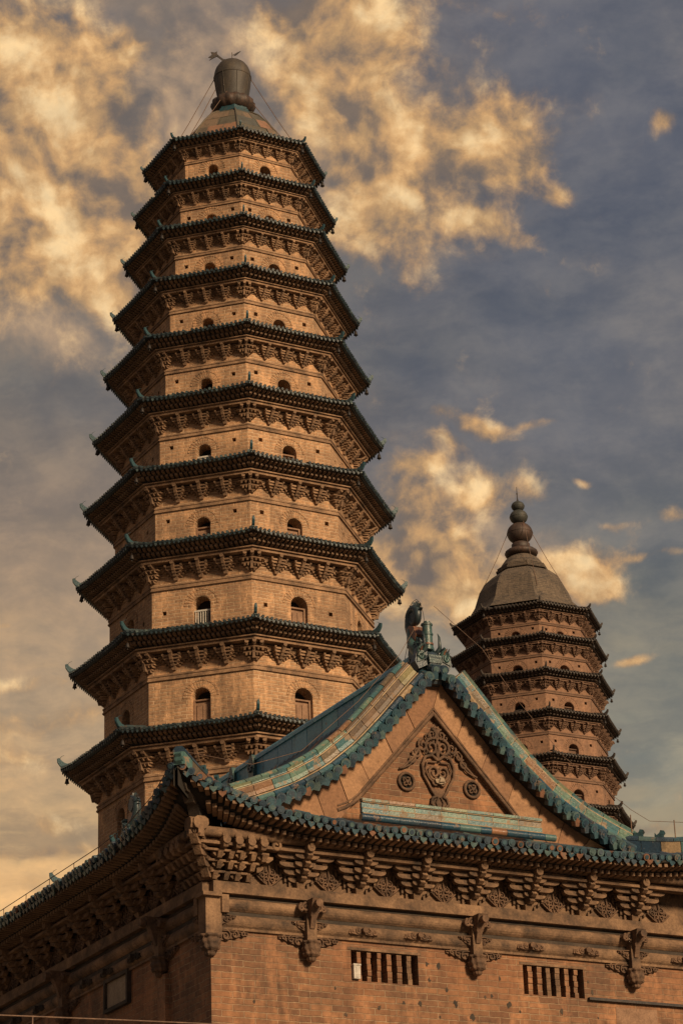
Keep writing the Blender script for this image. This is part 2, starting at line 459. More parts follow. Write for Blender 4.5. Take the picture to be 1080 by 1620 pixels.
def spiral(cx, cy, r0, turns, start, sgn=1, n=22, tail=None):
    """flat scroll in (a,b): from outside to the eye"""
    pts = []
    for i in range(n + 1):
        t = i / n; r = r0 * (1 - t) ** .8 + r0 * .12 * t; a = start + sgn * turns * 2 * PI * t
        pts.append((cx + r * math.cos(a), cy + r * math.sin(a)))
    return ([tail] if tail else []) + pts


def empty(name, loc, label, cat, rot=None, group=None):
    o = bpy.data.objects.new(name, None); COL.objects.link(o); o.empty_display_size = .5
    o.location = loc
    if rot is not None: o.rotation_euler = rot
    o['label'] = label; o['category'] = cat
    if group: o['group'] = group
    return o


def inst(src, parent, loc, rz=0.0, scale=1.0, name=None):
    c = src.copy(); COL.objects.link(c); c.parent = parent
    if name: c.name = name
    c.location = loc; c.rotation_euler = (0, 0, rz); c.scale = (scale,) * 3
    return c


# ------------------------------------------------------------------ ground
g = MB(); S = 2500
g.quad((-S, -S, 0), (S, -S, 0), (S, S, 0), (-S, S, 0))
go = g.build('ground', 'ground_earth', dz=0); go['kind'] = 'structure'

# ------------------------------------------------------------------ pagodas
CA = math.cos(PI / 8); SA = math.sin(PI / 8)


def face_frame(k):
    m = R(45 * k + 22.5)
    return Fr((0, 0, 0), (-math.sin(m), math.cos(m), 0), (0, 0, 1), (math.cos(m), math.sin(m), 0))


def oct_ring(mb, prof, seg=1, smooth=False):
    """prof = (vertex radius, z); flat octagonal ring surfaces"""
    for k in range(8):
        a0, a1 = R(45 * k), R(45 * k + 45)
        for (r0, z0), (r1, z1) in zip(prof[:-1], prof[1:]):
            P = lambda r, a, z: (r * math.cos(a), r * math.sin(a), z)
            mb.add([P(r0, a0, z0), P(r0, a1, z0), P(r1, a1, z1), P(r1, a0, z1)], [[0, 1, 2, 3]])


def pagoda_bracket():
    """face bracket, unit scale; origin on wall plane at the bracket's foot; a along +Y, outward +X"""
    mb = MB(); fr = Fr((0, 0, 0), (0, 1, 0), (0, 0, 1), (1, 0, 0))
    lev = [(.0, .075, .075, .13), (.09, .15, .06, .19), (.165, .205, .06, .26), (.24, .26, .06, .33), (.315, .285, .05, .38)]
    for i, (z, w, h, n) in enumerate(lev):
        if i == 0:
            mb.taper(fr, w, z - .03, z + h, -.02, n, .03, .04)
            continue
        e = .05
        mb.prism(fr.at(0, 0, 0), [(-w, z + h), (-w, z + h * .5), (-w + e, z), (w - e, z), (w, z + h * .5), (w, z + h)], -.02, n - .05)
        mb.taper(fr, .048, z - .02, z + h + .012, -.02, n + .05, 0, .06)
        for sx in (-1, 1):
            f2 = fr.at(sx * (w - .03), 0, 0)
            mb.taper(f2, .032, z + h * .6, z + h + .028, -.02, n - .02, .012, .012)
    # thin stepped slats behind, reaching toward the neighbouring brackets
    for z, w, n in ((.10, .20, .05), (.165, .27, .08), (.23, .34, .11), (.295, .41, .14), (.36, .44, .17)):
        mb.box(fr, -w, w, z, z + .026, -.02, n)
        for sx in (-1, 1):
            mb.taper(fr.at(sx * (w - .02), 0, 0), .03, z - .03, z + .004, -.02, n, .012, .01)
    # projecting head
    f3 = fr.at(0, 0, 0)
    mb.taper(f3, .055, .34, .40, .1, .43, .01, .05)
    mb.disc(f3, .06, .10, .47, 7, 0, .43)
    mb.taper(f3, .045, .46, .52, .1, .42, .01, .03)
    return mb


def pagoda_corner():
    mb = MB(); fr = Fr((0, 0, 0), (0, 1, 0), (0, 0, 1), (1, 0, 0))
    t = math.tan(PI / 8)
    for lv, (z0, z1, w, n, cnt) in enumerate([(-.03, .07, .17, .13, 3), (.10, .20, .30, .23, 5), (.235, .33, .38, .33, 5)]):
        # slab following both faces
        pts = [(-w, -.08 - w * t), (w, -.08 - w * t), (w, n - w * t), (0, n), (-w, n - w * t)]
        top = [Vector((y, x, z1)) for x, y in pts]; bot = [Vector((y - .02, x * .97, z1 - .035)) for x, y in pts]
        mb.add([(p.x, p.y, p.z) for p in bot + top], [[0, 1, 2, 3, 4][::-1], [5, 6, 7, 8, 9]] + [[i, (i + 1) % 5, 5 + (i + 1) % 5, 5 + i] for i in range(5)])
        for i in range(cnt):
            s_ = (i - (cnt - 1) / 2) * (w * 1.7 / cnt)
            f2 = fr.at(s_, 0, -abs(s_) * t)
            mb.taper(f2, .032, z0, z1 - .03, -.05, n - .005, .006, .05)
    for s_ in (-.22, 0, .22):
        f2 = fr.at(s_, 0, -abs(s_) * t)
        mb.taper(f2, .055, .35, .41, .0, .42, .01, .05)
        mb.disc(f2, .062, .05, .46, 7, 0, .44)
    mb.taper(fr, .04, .0, .5, 0, .30, 0, .12)
    return mb


def horn_mesh():
    """upturned dragon-head tile end at an eave corner; outward +X, unit scale"""
    mb = MB(); fr = Fr((0, 0, 0), (1, 0, 0), (0, 0, 1), (0, -1, 0))
    poly = [(-.34, .0), (-.02, -.02), (.10, .05), (.20, .20), (.215, .34), (.12, .37), (.05, .28), (-.02, .22), (-.10, .17), (-.2, .15), (-.34, .12)]
    mb.prism(fr, poly, -.035, .035)
    mb.prism(fr, [(x * .8 + .01, z * .85 + .01) for x, z in poly], -.055, .055)
    mb.tube([(.12, 0, .30), (.05, .03, .42), (-.06, .05, .47)], [.012, .009, .005], 4)
    return mb


def bell_mesh():
    mb = MB()
    mb.tube([(0, 0, 0), (0, 0, -.16)], .008, 4)
    mb.lathe([(.0, -.14), (.045, -.16), (.06, -.24), (.082, -.32), (.05, -.325)], 8)
    mb.tube([(0, 0, -.3), (0, 0, -.38)], .02, 4)
    return mb


def pagoda(name, label, bx, by, lx, yaw, tiers, far, cfg):
    v = Vector((-bx, -by, 0)).normalized()
    rz = math.atan2(v.y, v.x) + yaw
    rot = (Matrix.Rotation(math.atan(lx), 3, 'Y') @ Matrix.Rotation(rz, 3, 'Z')).to_euler()
    root = empty(name, (bx - lx * GZ, by, 0), label, 'pagoda', rot, cfg['group'])
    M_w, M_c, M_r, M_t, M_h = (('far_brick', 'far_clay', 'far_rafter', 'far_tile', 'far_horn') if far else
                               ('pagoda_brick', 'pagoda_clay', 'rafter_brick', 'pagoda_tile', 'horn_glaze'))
    ratio = cfg['ratio']; KZ = cfg['kz']
    proto = {}
    nb = 0
    stuff = MB()
    ntier = len(tiers)

    def addscaled(mb, src, loc, ang, k):
        ca, sa = math.cos(ang), math.sin(ang)
        mb.add([(loc[0] + k * (x * ca - y * sa), loc[1] + k * (x * sa + y * ca), loc[2] + k * z) for x, y, z in src.v], src.f)

    BR, CO, HN, BL = pagoda_bracket(), pagoda_corner(), horn_mesh(), bell_mesh()
    order = list(range(ntier))[::-1]         # lowest storeys show largest: they get separate brackets
    for ti in order:
        Ze, Re, W = tiers[ti]
        k = Re / 5.2; kz = k * KZ; Rw = Re * ratio
        zb = tiers[ti + 1][0] if ti + 1 < ntier else None
        zn = (zb + .22) if zb is not None else (-GZ)
        # ---- wall with real openings
        wall = MB()
        Ap = Rw * CA; H = Rw * SA
        z_top = Ze - .47 * kz; z_m = Ze - 1.06 * kz
        zlow = zn
        wins, doors, darks, rails, rings, holesdark = [], [], [], [], [], []
        for f in range(8):
            fr = face_frame(f).at(0, 0, Ap)
            outer = [(-H, zlow), (H, zlow), (H, z_top), (-H, z_top)]
            loops = [outer]
            vis = f in (6, 7, 0, 1)
            hw = W.get('hw', .25)
            at = z_m - .17 * kz - W.get('drop', .33)          # arch crown
            arch = None
            if vis and not W.get('blank'):
                zs = at - hw
                sill = max(zlow + .03, at - 1.25) if zb is not None else at - 1.3
                if f in (6, 1): hw2 = hw * .95
                else: hw2 = hw
                arch = [(-hw2, sill), (hw2, sill)] + [(hw2 * math.cos(PI * i / 12), zs + hw * math.sin(PI * i / 12)) for i in range(13)]
                if f in (7, 0): off = .02
                else: off = 0
                loops.append(arch)
                hs = .065
                hz = at + .02 + W.get('hdrop', 0)
                sqs = []
                if W.get('holes', True) and f in (7, 0):
                    for sx in (-1, 1):
                        if W.get('hole_l_only') and f == 7 and sx == 1: continue
                        ha = sx * H * .70 + random.uniform(-.05, .05) * H
                        sqs.append((ha, hz + random.uniform(-.04, .04)))
                elif W.get('holes', True) and f in (6, 1):
                    sqs.append(((1 if f == 6 else -1) * H * .62, hz - .1))
                for (ha, hz_) in sqs:
                    sq = [(ha - hs, hz_ - hs), (ha + hs, hz_ - hs), (ha + hs, hz_ + hs), (ha - hs, hz_ + hs)]
                    loops.append(sq)
                    holesdark.append((fr, sq))
            polys = [[Vector((a, b, 0)) for a, b in lp] for lp in loops]
            flat = [p for lp in loops for p in lp]
            if len(loops) == 1:
                wall.quad(*[fr.p(a, b) for a, b in outer])
            else:
                tr = tessellate_polygon(polys)
                fs = []
                for t3 in tr:
                    (x0, y0), (x1, y1), (x2, y2) = [flat[i] for i in t3]
                    ar = (x1 - x0) * (y2 - y0) - (x2 - x0) * (y1 - y0)
                    fs.append(list(t3) if ar > 0 else list(t3)[::-1])
                wall.add([fr.p(a, b) for a, b in flat], fs)
            for lp in loops[1:]:
                n = len(lp); dpt = -.5 if lp is arch else -.3
                for i in range(n):
                    a, b = lp[i], lp[(i + 1) % n]
                    wall.quad(fr.p(a[0], a[1], 0), fr.p(b[0], b[1], 0), fr.p(b[0], b[1], dpt), fr.p(a[0], a[1], dpt))
            if arch: wins.append((f, fr, arch, hw, at))
        w_ob = wall.build('storey_wall', M_w, root)
        # string courses
        sc = MB()
        e = .022 * kz + .01
        for z0, z1, pr in ((z_m, z_m - .05 * kz, e * 1.7), (z_m - .05 * kz, z_m - .13 * kz, e * 1.0), (z_m - .13 * kz, z_m - .17 * kz, e * 1.9)):
            r0 = Rw + pr
            oct_ring(sc, [(Rw, z0 + .0), (r0, z0 - .006), (r0, z1), (Rw, z1)][::-1] if False else [(Rw - .01, z1), (r0, z1), (r0, z0), (Rw - .01, z0 + .004)])
        sc.build('string_course', M_c, w_ob, dz=GZ)
        # openings
        hd = MB()
        for fr, sq in holesdark:
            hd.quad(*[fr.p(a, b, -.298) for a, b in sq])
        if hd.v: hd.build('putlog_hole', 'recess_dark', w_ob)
        for f, fr, arch, hw, at in wins:
            style = W.get(f, 'dark')
            sill = arch[0][1]
            wb = MB()
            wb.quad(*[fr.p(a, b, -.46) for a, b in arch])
            # radiating brick ring, a little proud
            rg = MB()
            nv = 15
            for i in range(nv):
                a0 = PI * (i + .12) / nv; a1 = PI * (i + .88) / nv
                zc = at - hw
                for (q0, q1, pr) in (((hw + .02), (hw + .20), .012), ((hw + .215), (hw + .27), .02)):
                    if q0 > hw + .1 and i % 1: continue
                    P2 = [(q0 * math.cos(a0), zc + q0 * math.sin(a0)), (q1 * math.cos(a0), zc + q1 * math.sin(a0)), (q1 * math.cos(a1), zc + q1 * math.sin(a1)), (q0 * math.cos(a1), zc + q0 * math.sin(a1))]
                    rg.prism(fr, P2, -.01, pr, back=False)
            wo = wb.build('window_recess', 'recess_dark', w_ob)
            rg.build('arch_ring', M_w, w_ob)
            if style == 'door' or style == 'plug':
                d = MB(); zt = at - hw * (1.25 if style == 'door' else .9)
                d.box(fr, -hw + .005, hw - .005, sill, zt, -.40, -.20)
                d.box(fr, -hw + .005, hw - .005, zt, zt + .045, -.42, -.12)
                if style == 'door':
                    d.box(fr, -hw * .78, hw * .78, sill, zt - .05, -.22, -.17)
                    d.box(fr, -hw * .60, -.012, sill, zt - .12, -.18, -.145)
                    d.box(fr, .012, hw * .60, sill, zt - .12, -.18, -.145)
                    for sx in (-1, 1):
                        d.box(fr.at(sx * hw * .86, 0, 0), -.03, .03, sill, zt, -.21, -.12)
                d.build('door_panel', 'door_wood' if not far else 'far_clay', w_ob)
            elif style == 'rail':
                d = MB(); zt = at - hw * 1.4
                d.box(fr, -hw + .005, hw - .005, zt - .05, zt, -.16, -.11)
                d.box(fr, -hw + .005, hw - .005, sill + .08, sill + .12, -.16, -.11)
                for i in range(7):
                    a = -hw + .05 + i * (2 * hw - .1) / 6
                    d.box(fr, a - .013, a + .013, sill, zt - .05, -.15, -.12)
                d.build('railing', 'pale_paint' if not far else 'iron', w_ob)
        if W.get('stub'):
            pass
        # ---- eave
        roof = MB()
        zr = .24 * k
        sagd = .05 * k
        nseg = 12

        def epos(fk, s, r, z):
            """point at fraction s (-1..1) along side fk at vertex-radius r, with corner lift"""
            fr_ = face_frame(fk)
            lift = .06 * k * abs(s) ** 5
            out = 1 + .003 * abs(s) ** 5
            return fr_.p(s * r * SA * out, z - .04 * k + lift, r * CA * out)
        prof = [(ratio * Re - .02, Ze + zr), (Re * .93, Ze + .09 * k), (Re, Ze), (Re, Ze - .045 * k), (Re * .975, Ze - .07 * k)]
        if ti == 0: prof[0] = (Re * .55, Ze + (.55 if not far else .45))
        for fk in range(8):
            for i in range(nseg):
                s0, s1 = -1 + 2 * i / nseg, -1 + 2 * (i + 1) / nseg
                for (r0, z0), (r1, z1) in zip(prof[:-1], prof[1:]):
                    roof.quad(epos(fk, s0, r1, z1), epos(fk, s1, r1, z1), epos(fk, s1, r0, z0), epos(fk, s0, r0, z0))
        side = 2 * Re * SA
        sp = .145 if not far else .17
        nt_ = int(side / sp)
        for fk in range(8):
            fr_ = face_frame(fk)
            for i in range(nt_):
                s = -1 + 2 * (i + .5) / nt_
                p = epos(fk, s, Re, Ze)
                rr = .047
                jz = random.uniform(-.014, .014)
                if random.random() < .012: continue
                o = fr_.o + p
                inward = epos(fk, s * .995, Re * .88, Ze + .15 * k)
                roof.tube([p + fr_.c * .045 + Vector((0, 0, .012 + jz)), inward + Vector((0, 0, .02))], rr, 6)
                if i < nt_ - 1:
                    q = epos(fk, s + 1 / nt_, Re, Ze)
                    f4 = Fr(q, fr_.a, fr_.b, fr_.c)
                    roof.prism(f4, [(-.045, -.015), (-.03, -.075), (0, -.105), (.03, -.075), (.045, -.015)], .0, .02)
        r_ob = roof.build('tiled_eave', M_t, root)
        # corner ridges + horns + bells
        for vk in range(8):
            a = R(45 * vk); cr_, sr_ = math.cos(a), math.sin(a)
            hid = vk in (3, 4, 5)
            if hid: continue
            rb = MB()
            rb.tube([(cr_ * Re * ratio, sr_ * Re * ratio, Ze + zr + .1 * k), (cr_ * Re * .93, sr_ * Re * .93, Ze + .20 * k), (cr_ * Re * 1.0, sr_ * Re * 1.0, Ze + .09 * k)], .05 * k, 6)
            rb.build('corner_ridge', M_t, r_ob)
            key = 'horn'
            loc = (cr_ * Re * .995, sr_ * Re * .995, Ze + .08 * k + GZ)
            if key not in proto:
                proto[key] = HN.build('corner_horn', M_h, r_ob, dz=0, loc=loc, scale=.72 * k + .05, rz=a)
            else: inst(proto[key], r_ob, loc, a, .72 * k + .05, 'corner_horn')
            if vk in (6, 2, 7, 1):
                lb = (cr_ * Re * .97, sr_ * Re * .97, Ze - .12 * k + GZ)
                if 'bell' not in proto: proto['bell'] = BL.build('wind_bell', 'iron', r_ob, dz=0, loc=lb, scale=.9, rz=a)
                else: inst(proto['bell'], r_ob, lb, a, .9, 'wind_bell')
        # rafters and soffit
        sf = MB()
        zz = lambda x: Ze - x * kz
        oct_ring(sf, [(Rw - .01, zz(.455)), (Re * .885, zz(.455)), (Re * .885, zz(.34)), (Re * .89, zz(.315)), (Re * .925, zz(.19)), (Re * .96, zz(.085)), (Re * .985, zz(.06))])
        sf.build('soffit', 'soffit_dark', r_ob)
        rf = MB()
        spr = .15 if not far else .18
        for row, (r_in, r_out, z_o, z_i, h) in enumerate(((.92, .972, .095, .13, .065), (.885, .938, .205, .25, .07))):
            n_ = int(2 * Re * r_out * SA / spr)
            for fk in range(8):
                fr_ = face_frame(fk)
                for i in range(n_):
                    s = (-1 + 2 * (i + .5) / n_)
                    a_ = s * Re * r_out * SA
                    lift = .05 * k * abs(s) ** 5
                    f5 = fr_.at(a_, 0, 0)
                    wv = spr * .30
                    c0, c1 = Re * r_in * CA, Re * r_out * CA
                    zt0, zt1 = zz(z_i) + lift, zz(z_o) + lift
                    P = [f5.p(-wv, zt0 - h * kz, c0), f5.p(wv, zt0 - h * kz, c0), f5.p(wv, zt1 - h * kz, c1), f5.p(-wv, zt1 - h * kz, c1),
                         f5.p(-wv, zt0, c0), f5.p(wv, zt0, c0), f5.p(wv, zt1, c1), f5.p(-wv, zt1, c1)]
                    rf.add(P, [[3, 2, 1, 0], [4, 5, 6, 7], [2, 3, 7, 6], [1, 2, 6, 5], [3, 0, 4, 7]])
        rf.build('rafter_row', M_r, r_ob)
        # architrave bands under the rafters and corbelled slats between the brackets
        bd = MB()
        oct_ring(bd, [(Rw, zz(.47)), (Re * .892, zz(.47)), (Re * .894, zz(.40)), (Re * .885, zz(.395))])
        oct_ring(bd, [(Re * .885, zz(.385)), (Re * .908, zz(.385)), (Re * .908, zz(.35)), (Re * .885, zz(.345))])
        dR = (Re * .87 - Rw)
        for j in range(4):
            r_ = Rw + dR * (.62 - .17 * j); z_ = .515 + .07 * j
            oct_ring(bd, [(Rw - .01, zz(z_ + .028)), (r_, zz(z_ + .028)), (r_, zz(z_)), (Rw - .01, zz(z_))])
        bd.build('corbel_band', M_c, r_ob)
        # brackets
        zfoot = zz(.94)
        kb = kz * (Re * (.862 - ratio) * CA / (.30 * k)) ** .0
        for fk in (5, 6, 7, 0, 1, 2):
            fr_ = face_frame(fk)
            for j in range(3):
                s = (-.5 + .5 * j) * 1.0
                p = fr_.p(s * Rw * SA, zfoot, Rw * CA)
                ang = math.atan2(fr_.c.y, fr_.c.x)
                if fk in (6, 7, 0, 1) and nb < 100 and not W.get('blank'):
                    nb += 1
                    loc = (p.x, p.y, p.z + GZ)
                    if 'br' not in proto: proto['br'] = BR.build('bracket', M_c, r_ob, dz=0, loc=loc, scale=kb, rz=ang)
                    else: inst(proto['br'], r_ob, loc, ang, kb, 'bracket')
                else: addscaled(stuff, BR, p, ang, kb)
        for vk in (5, 6, 7, 0, 1, 2, 3):
            a = R(45 * vk)
            p = Vector((math.cos(a) * Rw, math.sin(a) * Rw, zfoot))
            if vk in (6, 7, 0, 1, 2) and nb < 100 and not W.get('blank'):
                nb += 1
                loc = (p.x, p.y, p.z + GZ)
                if 'co' not in proto: proto['co'] = CO.build('corner_bracket', M_c, r_ob, dz=0, loc=loc, scale=kb, rz=a)
                else: inst(proto['co'], r_ob, loc, a, kb, 'corner_bracket')
            else: addscaled(stuff, CO, p, a, kb)
    if stuff.v:
        so = stuff.build('bracket', M_c, root); so['kind'] = 'stuff'
    return root


# storey table: eave height, eave corner radius, opening styles (face 7 = left front, face 0 = right front)
Z1 = [44.0, 42.188, 40.362, 38.326, 36.163, 33.837, 31.364, 28.767, 25.881, 22.805, 19.2]
R1 = [3.112, 3.42, 3.759, 4.098, 4.391, 4.73, 5.01, 5.212, 5.403, 5.614, 5.80]
W1 = [dict(hw=.20, holes=False, drop=.16), dict(hw=.22, drop=.28), dict(hw=.22, drop=.30), dict(hw=.22, drop=.33), dict(hw=.23), {'hw': .245, 7: 'rail', 0: 'door'},
      {'hw': .26, 7: 'door', 0: 'door'}, {'hw': .285, 7: 'rail', 0: 'door', 'hdrop': -.42, 'hole_l_only': True}, {'hw': .30, 7: 'door', 0: 'door', 'holes': False, 'drop': .36, 'hdrop': 0},
      {'hw': .30, 7: 'door', 0: 'door', 'holes': False}, {'blank': True}]
pag1 = pagoda('brick_pagoda', 'tall near brick pagoda, teal tiled eaves, white-railed arches, metal vase finial on top', -3.327, 74.478, .002, .0751,
              [(z, r, w) for z, r, w in zip(Z1, R1, W1)], False, dict(ratio=.80, kz=1.0, group=None))

Z2 = [42.0, 40.36, 38.542, 36.511, 34.318, 31.935, 29.4]
R2 = [3.689, 3.866, 4.023, 4.158, 4.321, 4.506, 4.7]
W2 = [dict(hw=.24, drop=.22), dict(hw=.28, drop=.28), {'hw': .28, 7: 'rail', 'drop': .3, 0: 'plug'}, {'hw': .28, 7: 'plug', 0: 'plug'}, {'hw': .29, 0: 'plug', 7: 'plug'}, {'hw': .29, 0: 'plug'}, {'blank': True}]
pag2 = pagoda('brick_pagoda', 'farther brick pagoda at the right, grey domed cap and spire of stacked balls', 9.072, 115.192, -.006, .1928,
              [(z, r, w) for z, r, w in zip(Z2, R2, W2)], True, dict(ratio=.835, kz=1.08, group=None))

# ---- finial of the near pagoda
d = MB()
rdm = random.Random(2)
DP = [(.66, 46.18), (.84, 46.10), (1.14, 45.86), (1.47, 45.47), (1.8, 45.0), (2.15, 44.4)][::-1]
for k_ in range(8):
    for (r0, z0), (r1, z1) in zip(DP[:-1], DP[1:]):
        cut = [0] + sorted(rdm.uniform(.2, .8) for _ in range(2)) + [1]
        for u0, u1 in zip(cut[:-1], cut[1:]):
            def dp(r, z, u, o=0.0):
                A = Vector((math.cos(R(45 * k_)) * r, math.sin(R(45 * k_)) * r, z)); B = Vector((math.cos(R(45 * k_ + 45)) * r, math.sin(R(45 * k_ + 45)) * r, z))
                q = A.lerp(B, u); return Vector((q.x * (1 + o), q.y * (1 + o), q.z + o * .5))
            o_ = rdm.uniform(0, .022)
            d.add([dp(r0, z0, u0, o_), dp(r0, z0, u1, o_), dp(r1, z1, u1, o_ + .004), dp(r1, z1, u0, o_ + .004)], [[0, 1, 2, 3]])
        d.add([dp(r0, z0, 0, -.03), dp(r0, z0, 1, -.03), dp(r1, z1, 1, -.03), dp(r1, z1, 0, -.03)], [[0, 1, 2, 3]])
dome = d.build('dome_cap', 'dome_glaze', pag1)
MATS_dome = 'dome'
rb = MB()
for vk in range(8):
    a = R(45 * vk); c_, s_ = math.cos(a), math.sin(a)
    rb.tube([(c_ * r, s_ * r, z + .03) for r, z in [(.66, 46.18), (.84, 46.10), (1.14, 45.86), (1.47, 45.47), (1.8, 45.0), (2.12, 44.45)]], .035, 5)
rb.build('dome_rib', 'dome_glaze', dome)
for k_, (r_, z_, h_) in enumerate([(.76, 46.14, .08), (.69, 46.25, .08), (.62, 46.36, .10)]):
    s_ = MB(); oct_ring(s_, [(.3, z_), (r_, z_), (r_ - .02, z_ + h_), (.3, z_ + h_)]); s_.build('glazed_step', 'horn_glaze', pag1)
l_ = MB()
l_.lathe([(.5, 46.42), (.60, 46.46), (.70, 46.56), (.75, 46.68), (.74, 46.80), (.66, 46.90), (.50, 46.92)], 48, mod=lambda a, z: 1 + .13 * abs(math.cos(7 * a + (3 * z))) - .08)
l_.build('lotus_base', 'lotus_glaze', pag1)
v_ = MB()
v_.lathe([(.45, 46.88), (.53, 46.92), (.55, 46.97), (.53, 47.02), (.56, 47.2), (.61, 47.5), (.645, 47.8), (.65, 47.84), (.645, 47.92), (.62, 48.08), (.57, 48.22), (.48, 48.36), (.36, 48.46), (.2, 48.53), (0, 48.56)], 28)
vase = v_.build('vase_finial', 'vase_bronze', pag1)
s_ = MB()
for a in range(8):
    an = R(45 * a + 10)
    s_.tube([(math.cos(an) * r * 1.005, math.sin(an) * r * 1.005, z) for r, z in [(.53, 47.02), (.56, 47.2), (.61, 47.5), (.645, 47.8), (.65, 47.84)]], .012, 4)
s_.lathe([(.648, 47.80), (.664, 47.82), (.664, 47.86), (.648, 47.88)], 28)
s_.build('vase_seam', 'vase_bronze', vase)
vn = MB()
vf = Fr((0, 0, 48.5), (math.sin(.1), 1, 0), (0, 0, 1), (1, 0, 0))
vf = Fr((0, 0, 48.5), (.08, 1, 0), (0, 0, 1), (1, -.08, 0))
vn.tube([vf.p(0, 0), vf.p(0, .42)], .012, 5)
vn.prism(vf, [(-.07, .1), (.07, .1), (0, .2)], -.03, .03)
vn.tube([vf.p(-.02, .12), vf.p(-.3, .14), vf.p(-.5, .24)], .014, 5)
vn.prism(vf, [(-.12, .10), (-.32, .05), (-.42, .16), (-.56, .28), (-.44, .27), (-.30, .14)], -.012, .012)
vn.prism(vf, [(-.46, .3), (-.56, .24), (-.80, .10), (-.72, .2), (-.83, .22), (-.70, .33), (-.74, .45), (-.6, .42), (-.52, .47), (-.52, .36)], -.012, .012)
vn.tube([vf.p(0, .3), vf.p(.3, .47)], .010, 5)
vn.prism(vf, [(.05, .27), (.14, .30), (.30, .46), (.16, .40)], -.012, .012)
vn.tube([vf.p(-.08, .02), vf.p(0, .07), vf.p(.08, .02)], .012, 4)
vn.build('weather_vane', 'iron', pag1)
for (a0, r0, z0, a1, r1, z1) in [(-95, .65, 47.8, -100, 2.45, 44.5), (-80, .62, 47.3, -70, 1.75, 44.9), (88, .65, 47.8, 84, 2.45, 44.5), (70, .72, 46.7, 68, 2.0, 44.75), (-25, .58, 47.0, -60, 1.6, 45.1)]:
    w_ = MB(); A = Vector((math.cos(R(a0)) * r0, math.sin(R(a0)) * r0, z0)); B = Vector((math.cos(R(a1)) * r1, math.sin(R(a1)) * r1, z1))
    w_.tube([A, A.lerp(B, .5) - Vector((0, 0, .05)), B], .012, 4); w_.build('guy_wire', 'wire_rust', pag1)

# ---- crown of the far pagoda
c2 = MB()
oct_ring(c2, [(3.0, 42.35), (2.72, 42.65), (2.5, 43.0), (2.36, 43.4), (2.22, 43.8), (1.95, 44.25), (1.55, 44.6), (1.15, 44.82)])
cap = c2.build('brick_dome', 'cap_brick', pag2)
s_ = MB()
oct_ring(s_, [(1.0, 44.80), (1.32, 44.82), (1.34, 44.93), (1.25, 44.96), (1.27, 45.06), (1.18, 45.10), (.9, 45.12)])
s_.build('dome_cornice', 'cap_brick', cap)
s_ = MB()
s_.lathe([(1.12, 45.10), (1.0, 45.3), (.85, 45.5), (.62, 45.68), (.55, 45.74)], 24)
s_.build('upper_dome', 'cap_brick', pag2)
s_ = MB()
s_.lathe([(.5, 45.72), (.72, 45.76), (.80, 45.86), (.80, 45.96), (.70, 46.06), (.5, 46.08)], 36, mod=lambda a, z: 1 + .03 * abs(math.cos(9 * a)))
s_.build('lotus_ring', 'ball_rust', pag2)
s_ = MB(); s_.lathe([(.40, 46.05), (.46, 46.12), (.46, 46.38), (.38, 46.46)], 24); s_.build('neck_ring', 'ball_rust', pag2)


def ball(zc, r, rzz, mat, nm):
    s_ = MB(); s_.lathe([(max(.001, r * math.cos(t)), zc + rzz * math.sin(t)) for t in [R(-90 + 180 * i / 16) for i in range(17)]], 28)
    s_.lathe([(r * .99, zc - .03), (r * 1.02, zc - .02), (r * 1.02, zc + .02), (r * .99, zc + .03)], 28)
    return s_.build(nm, mat, pag2)


ball(46.98, .64, .56, 'ball_rust', 'finial_ball')
ball(47.86, .45, .38, 'ball_green', 'finial_ball')
ball(48.44, .33, .27, 'ball_green', 'finial_ball')
s_ = MB(); s_.tube([(0, 0, 48.6), (0, 0, 48.85), (0, 0, 49.5)], [.10, .03, .012], 6); s_.tube([(0, 0, 49.1), (0, 0, 49.16)], .04, 6); s_.build('spire_rod', 'iron', pag2)
for (a0, r0, z0, a1, r1, z1) in [(-95, .6, 47.0, -90, 1.9, 44.3), (88, .6, 47.0, 86, 1.9, 44.3), (10, .62, 47.4, 5, 2.4, 43.3)]:
    w_ = MB(); A = Vector((math.cos(R(a0)) * r0, math.sin(R(a0)) * r0, z0)); B = Vector((math.cos(R(a1)) * r1, math.sin(R(a1)) * r1, z1))
    w_.tube([A, A.lerp(B, .5) - Vector((0, 0, .06)), B], .014, 4); w_.build('guy_wire', 'wire_rust', pag2)

# ------------------------------------------------------------------ hall
HW, HD = 9.35, 15.0          # width (right facade), depth (left facade)
HYAW = .4959
hall = empty('temple_hall', (-2.246, 38.0, 0), 'large brick temple hall with carved brackets, gabled roof of worn turquoise and orange glazed tiles', 'temple', (0, 0, HYAW))
FRR = Fr((0, 0, 0), (1, 0, 0), (0, 0, 1), (0, -1, 0))           # right facade: a = x
FLL = Fr((0, 0, 0), (0, -1, 0), (0, 0, 1), (-1, 0, 0))          # left facade: a = -y
FBK = Fr((HW, 0, 0), (0, 1, 0), (0, 0, 1), (1, 0, 0))           # far side of the right end
GU = 4.62                                                        # gable centre line

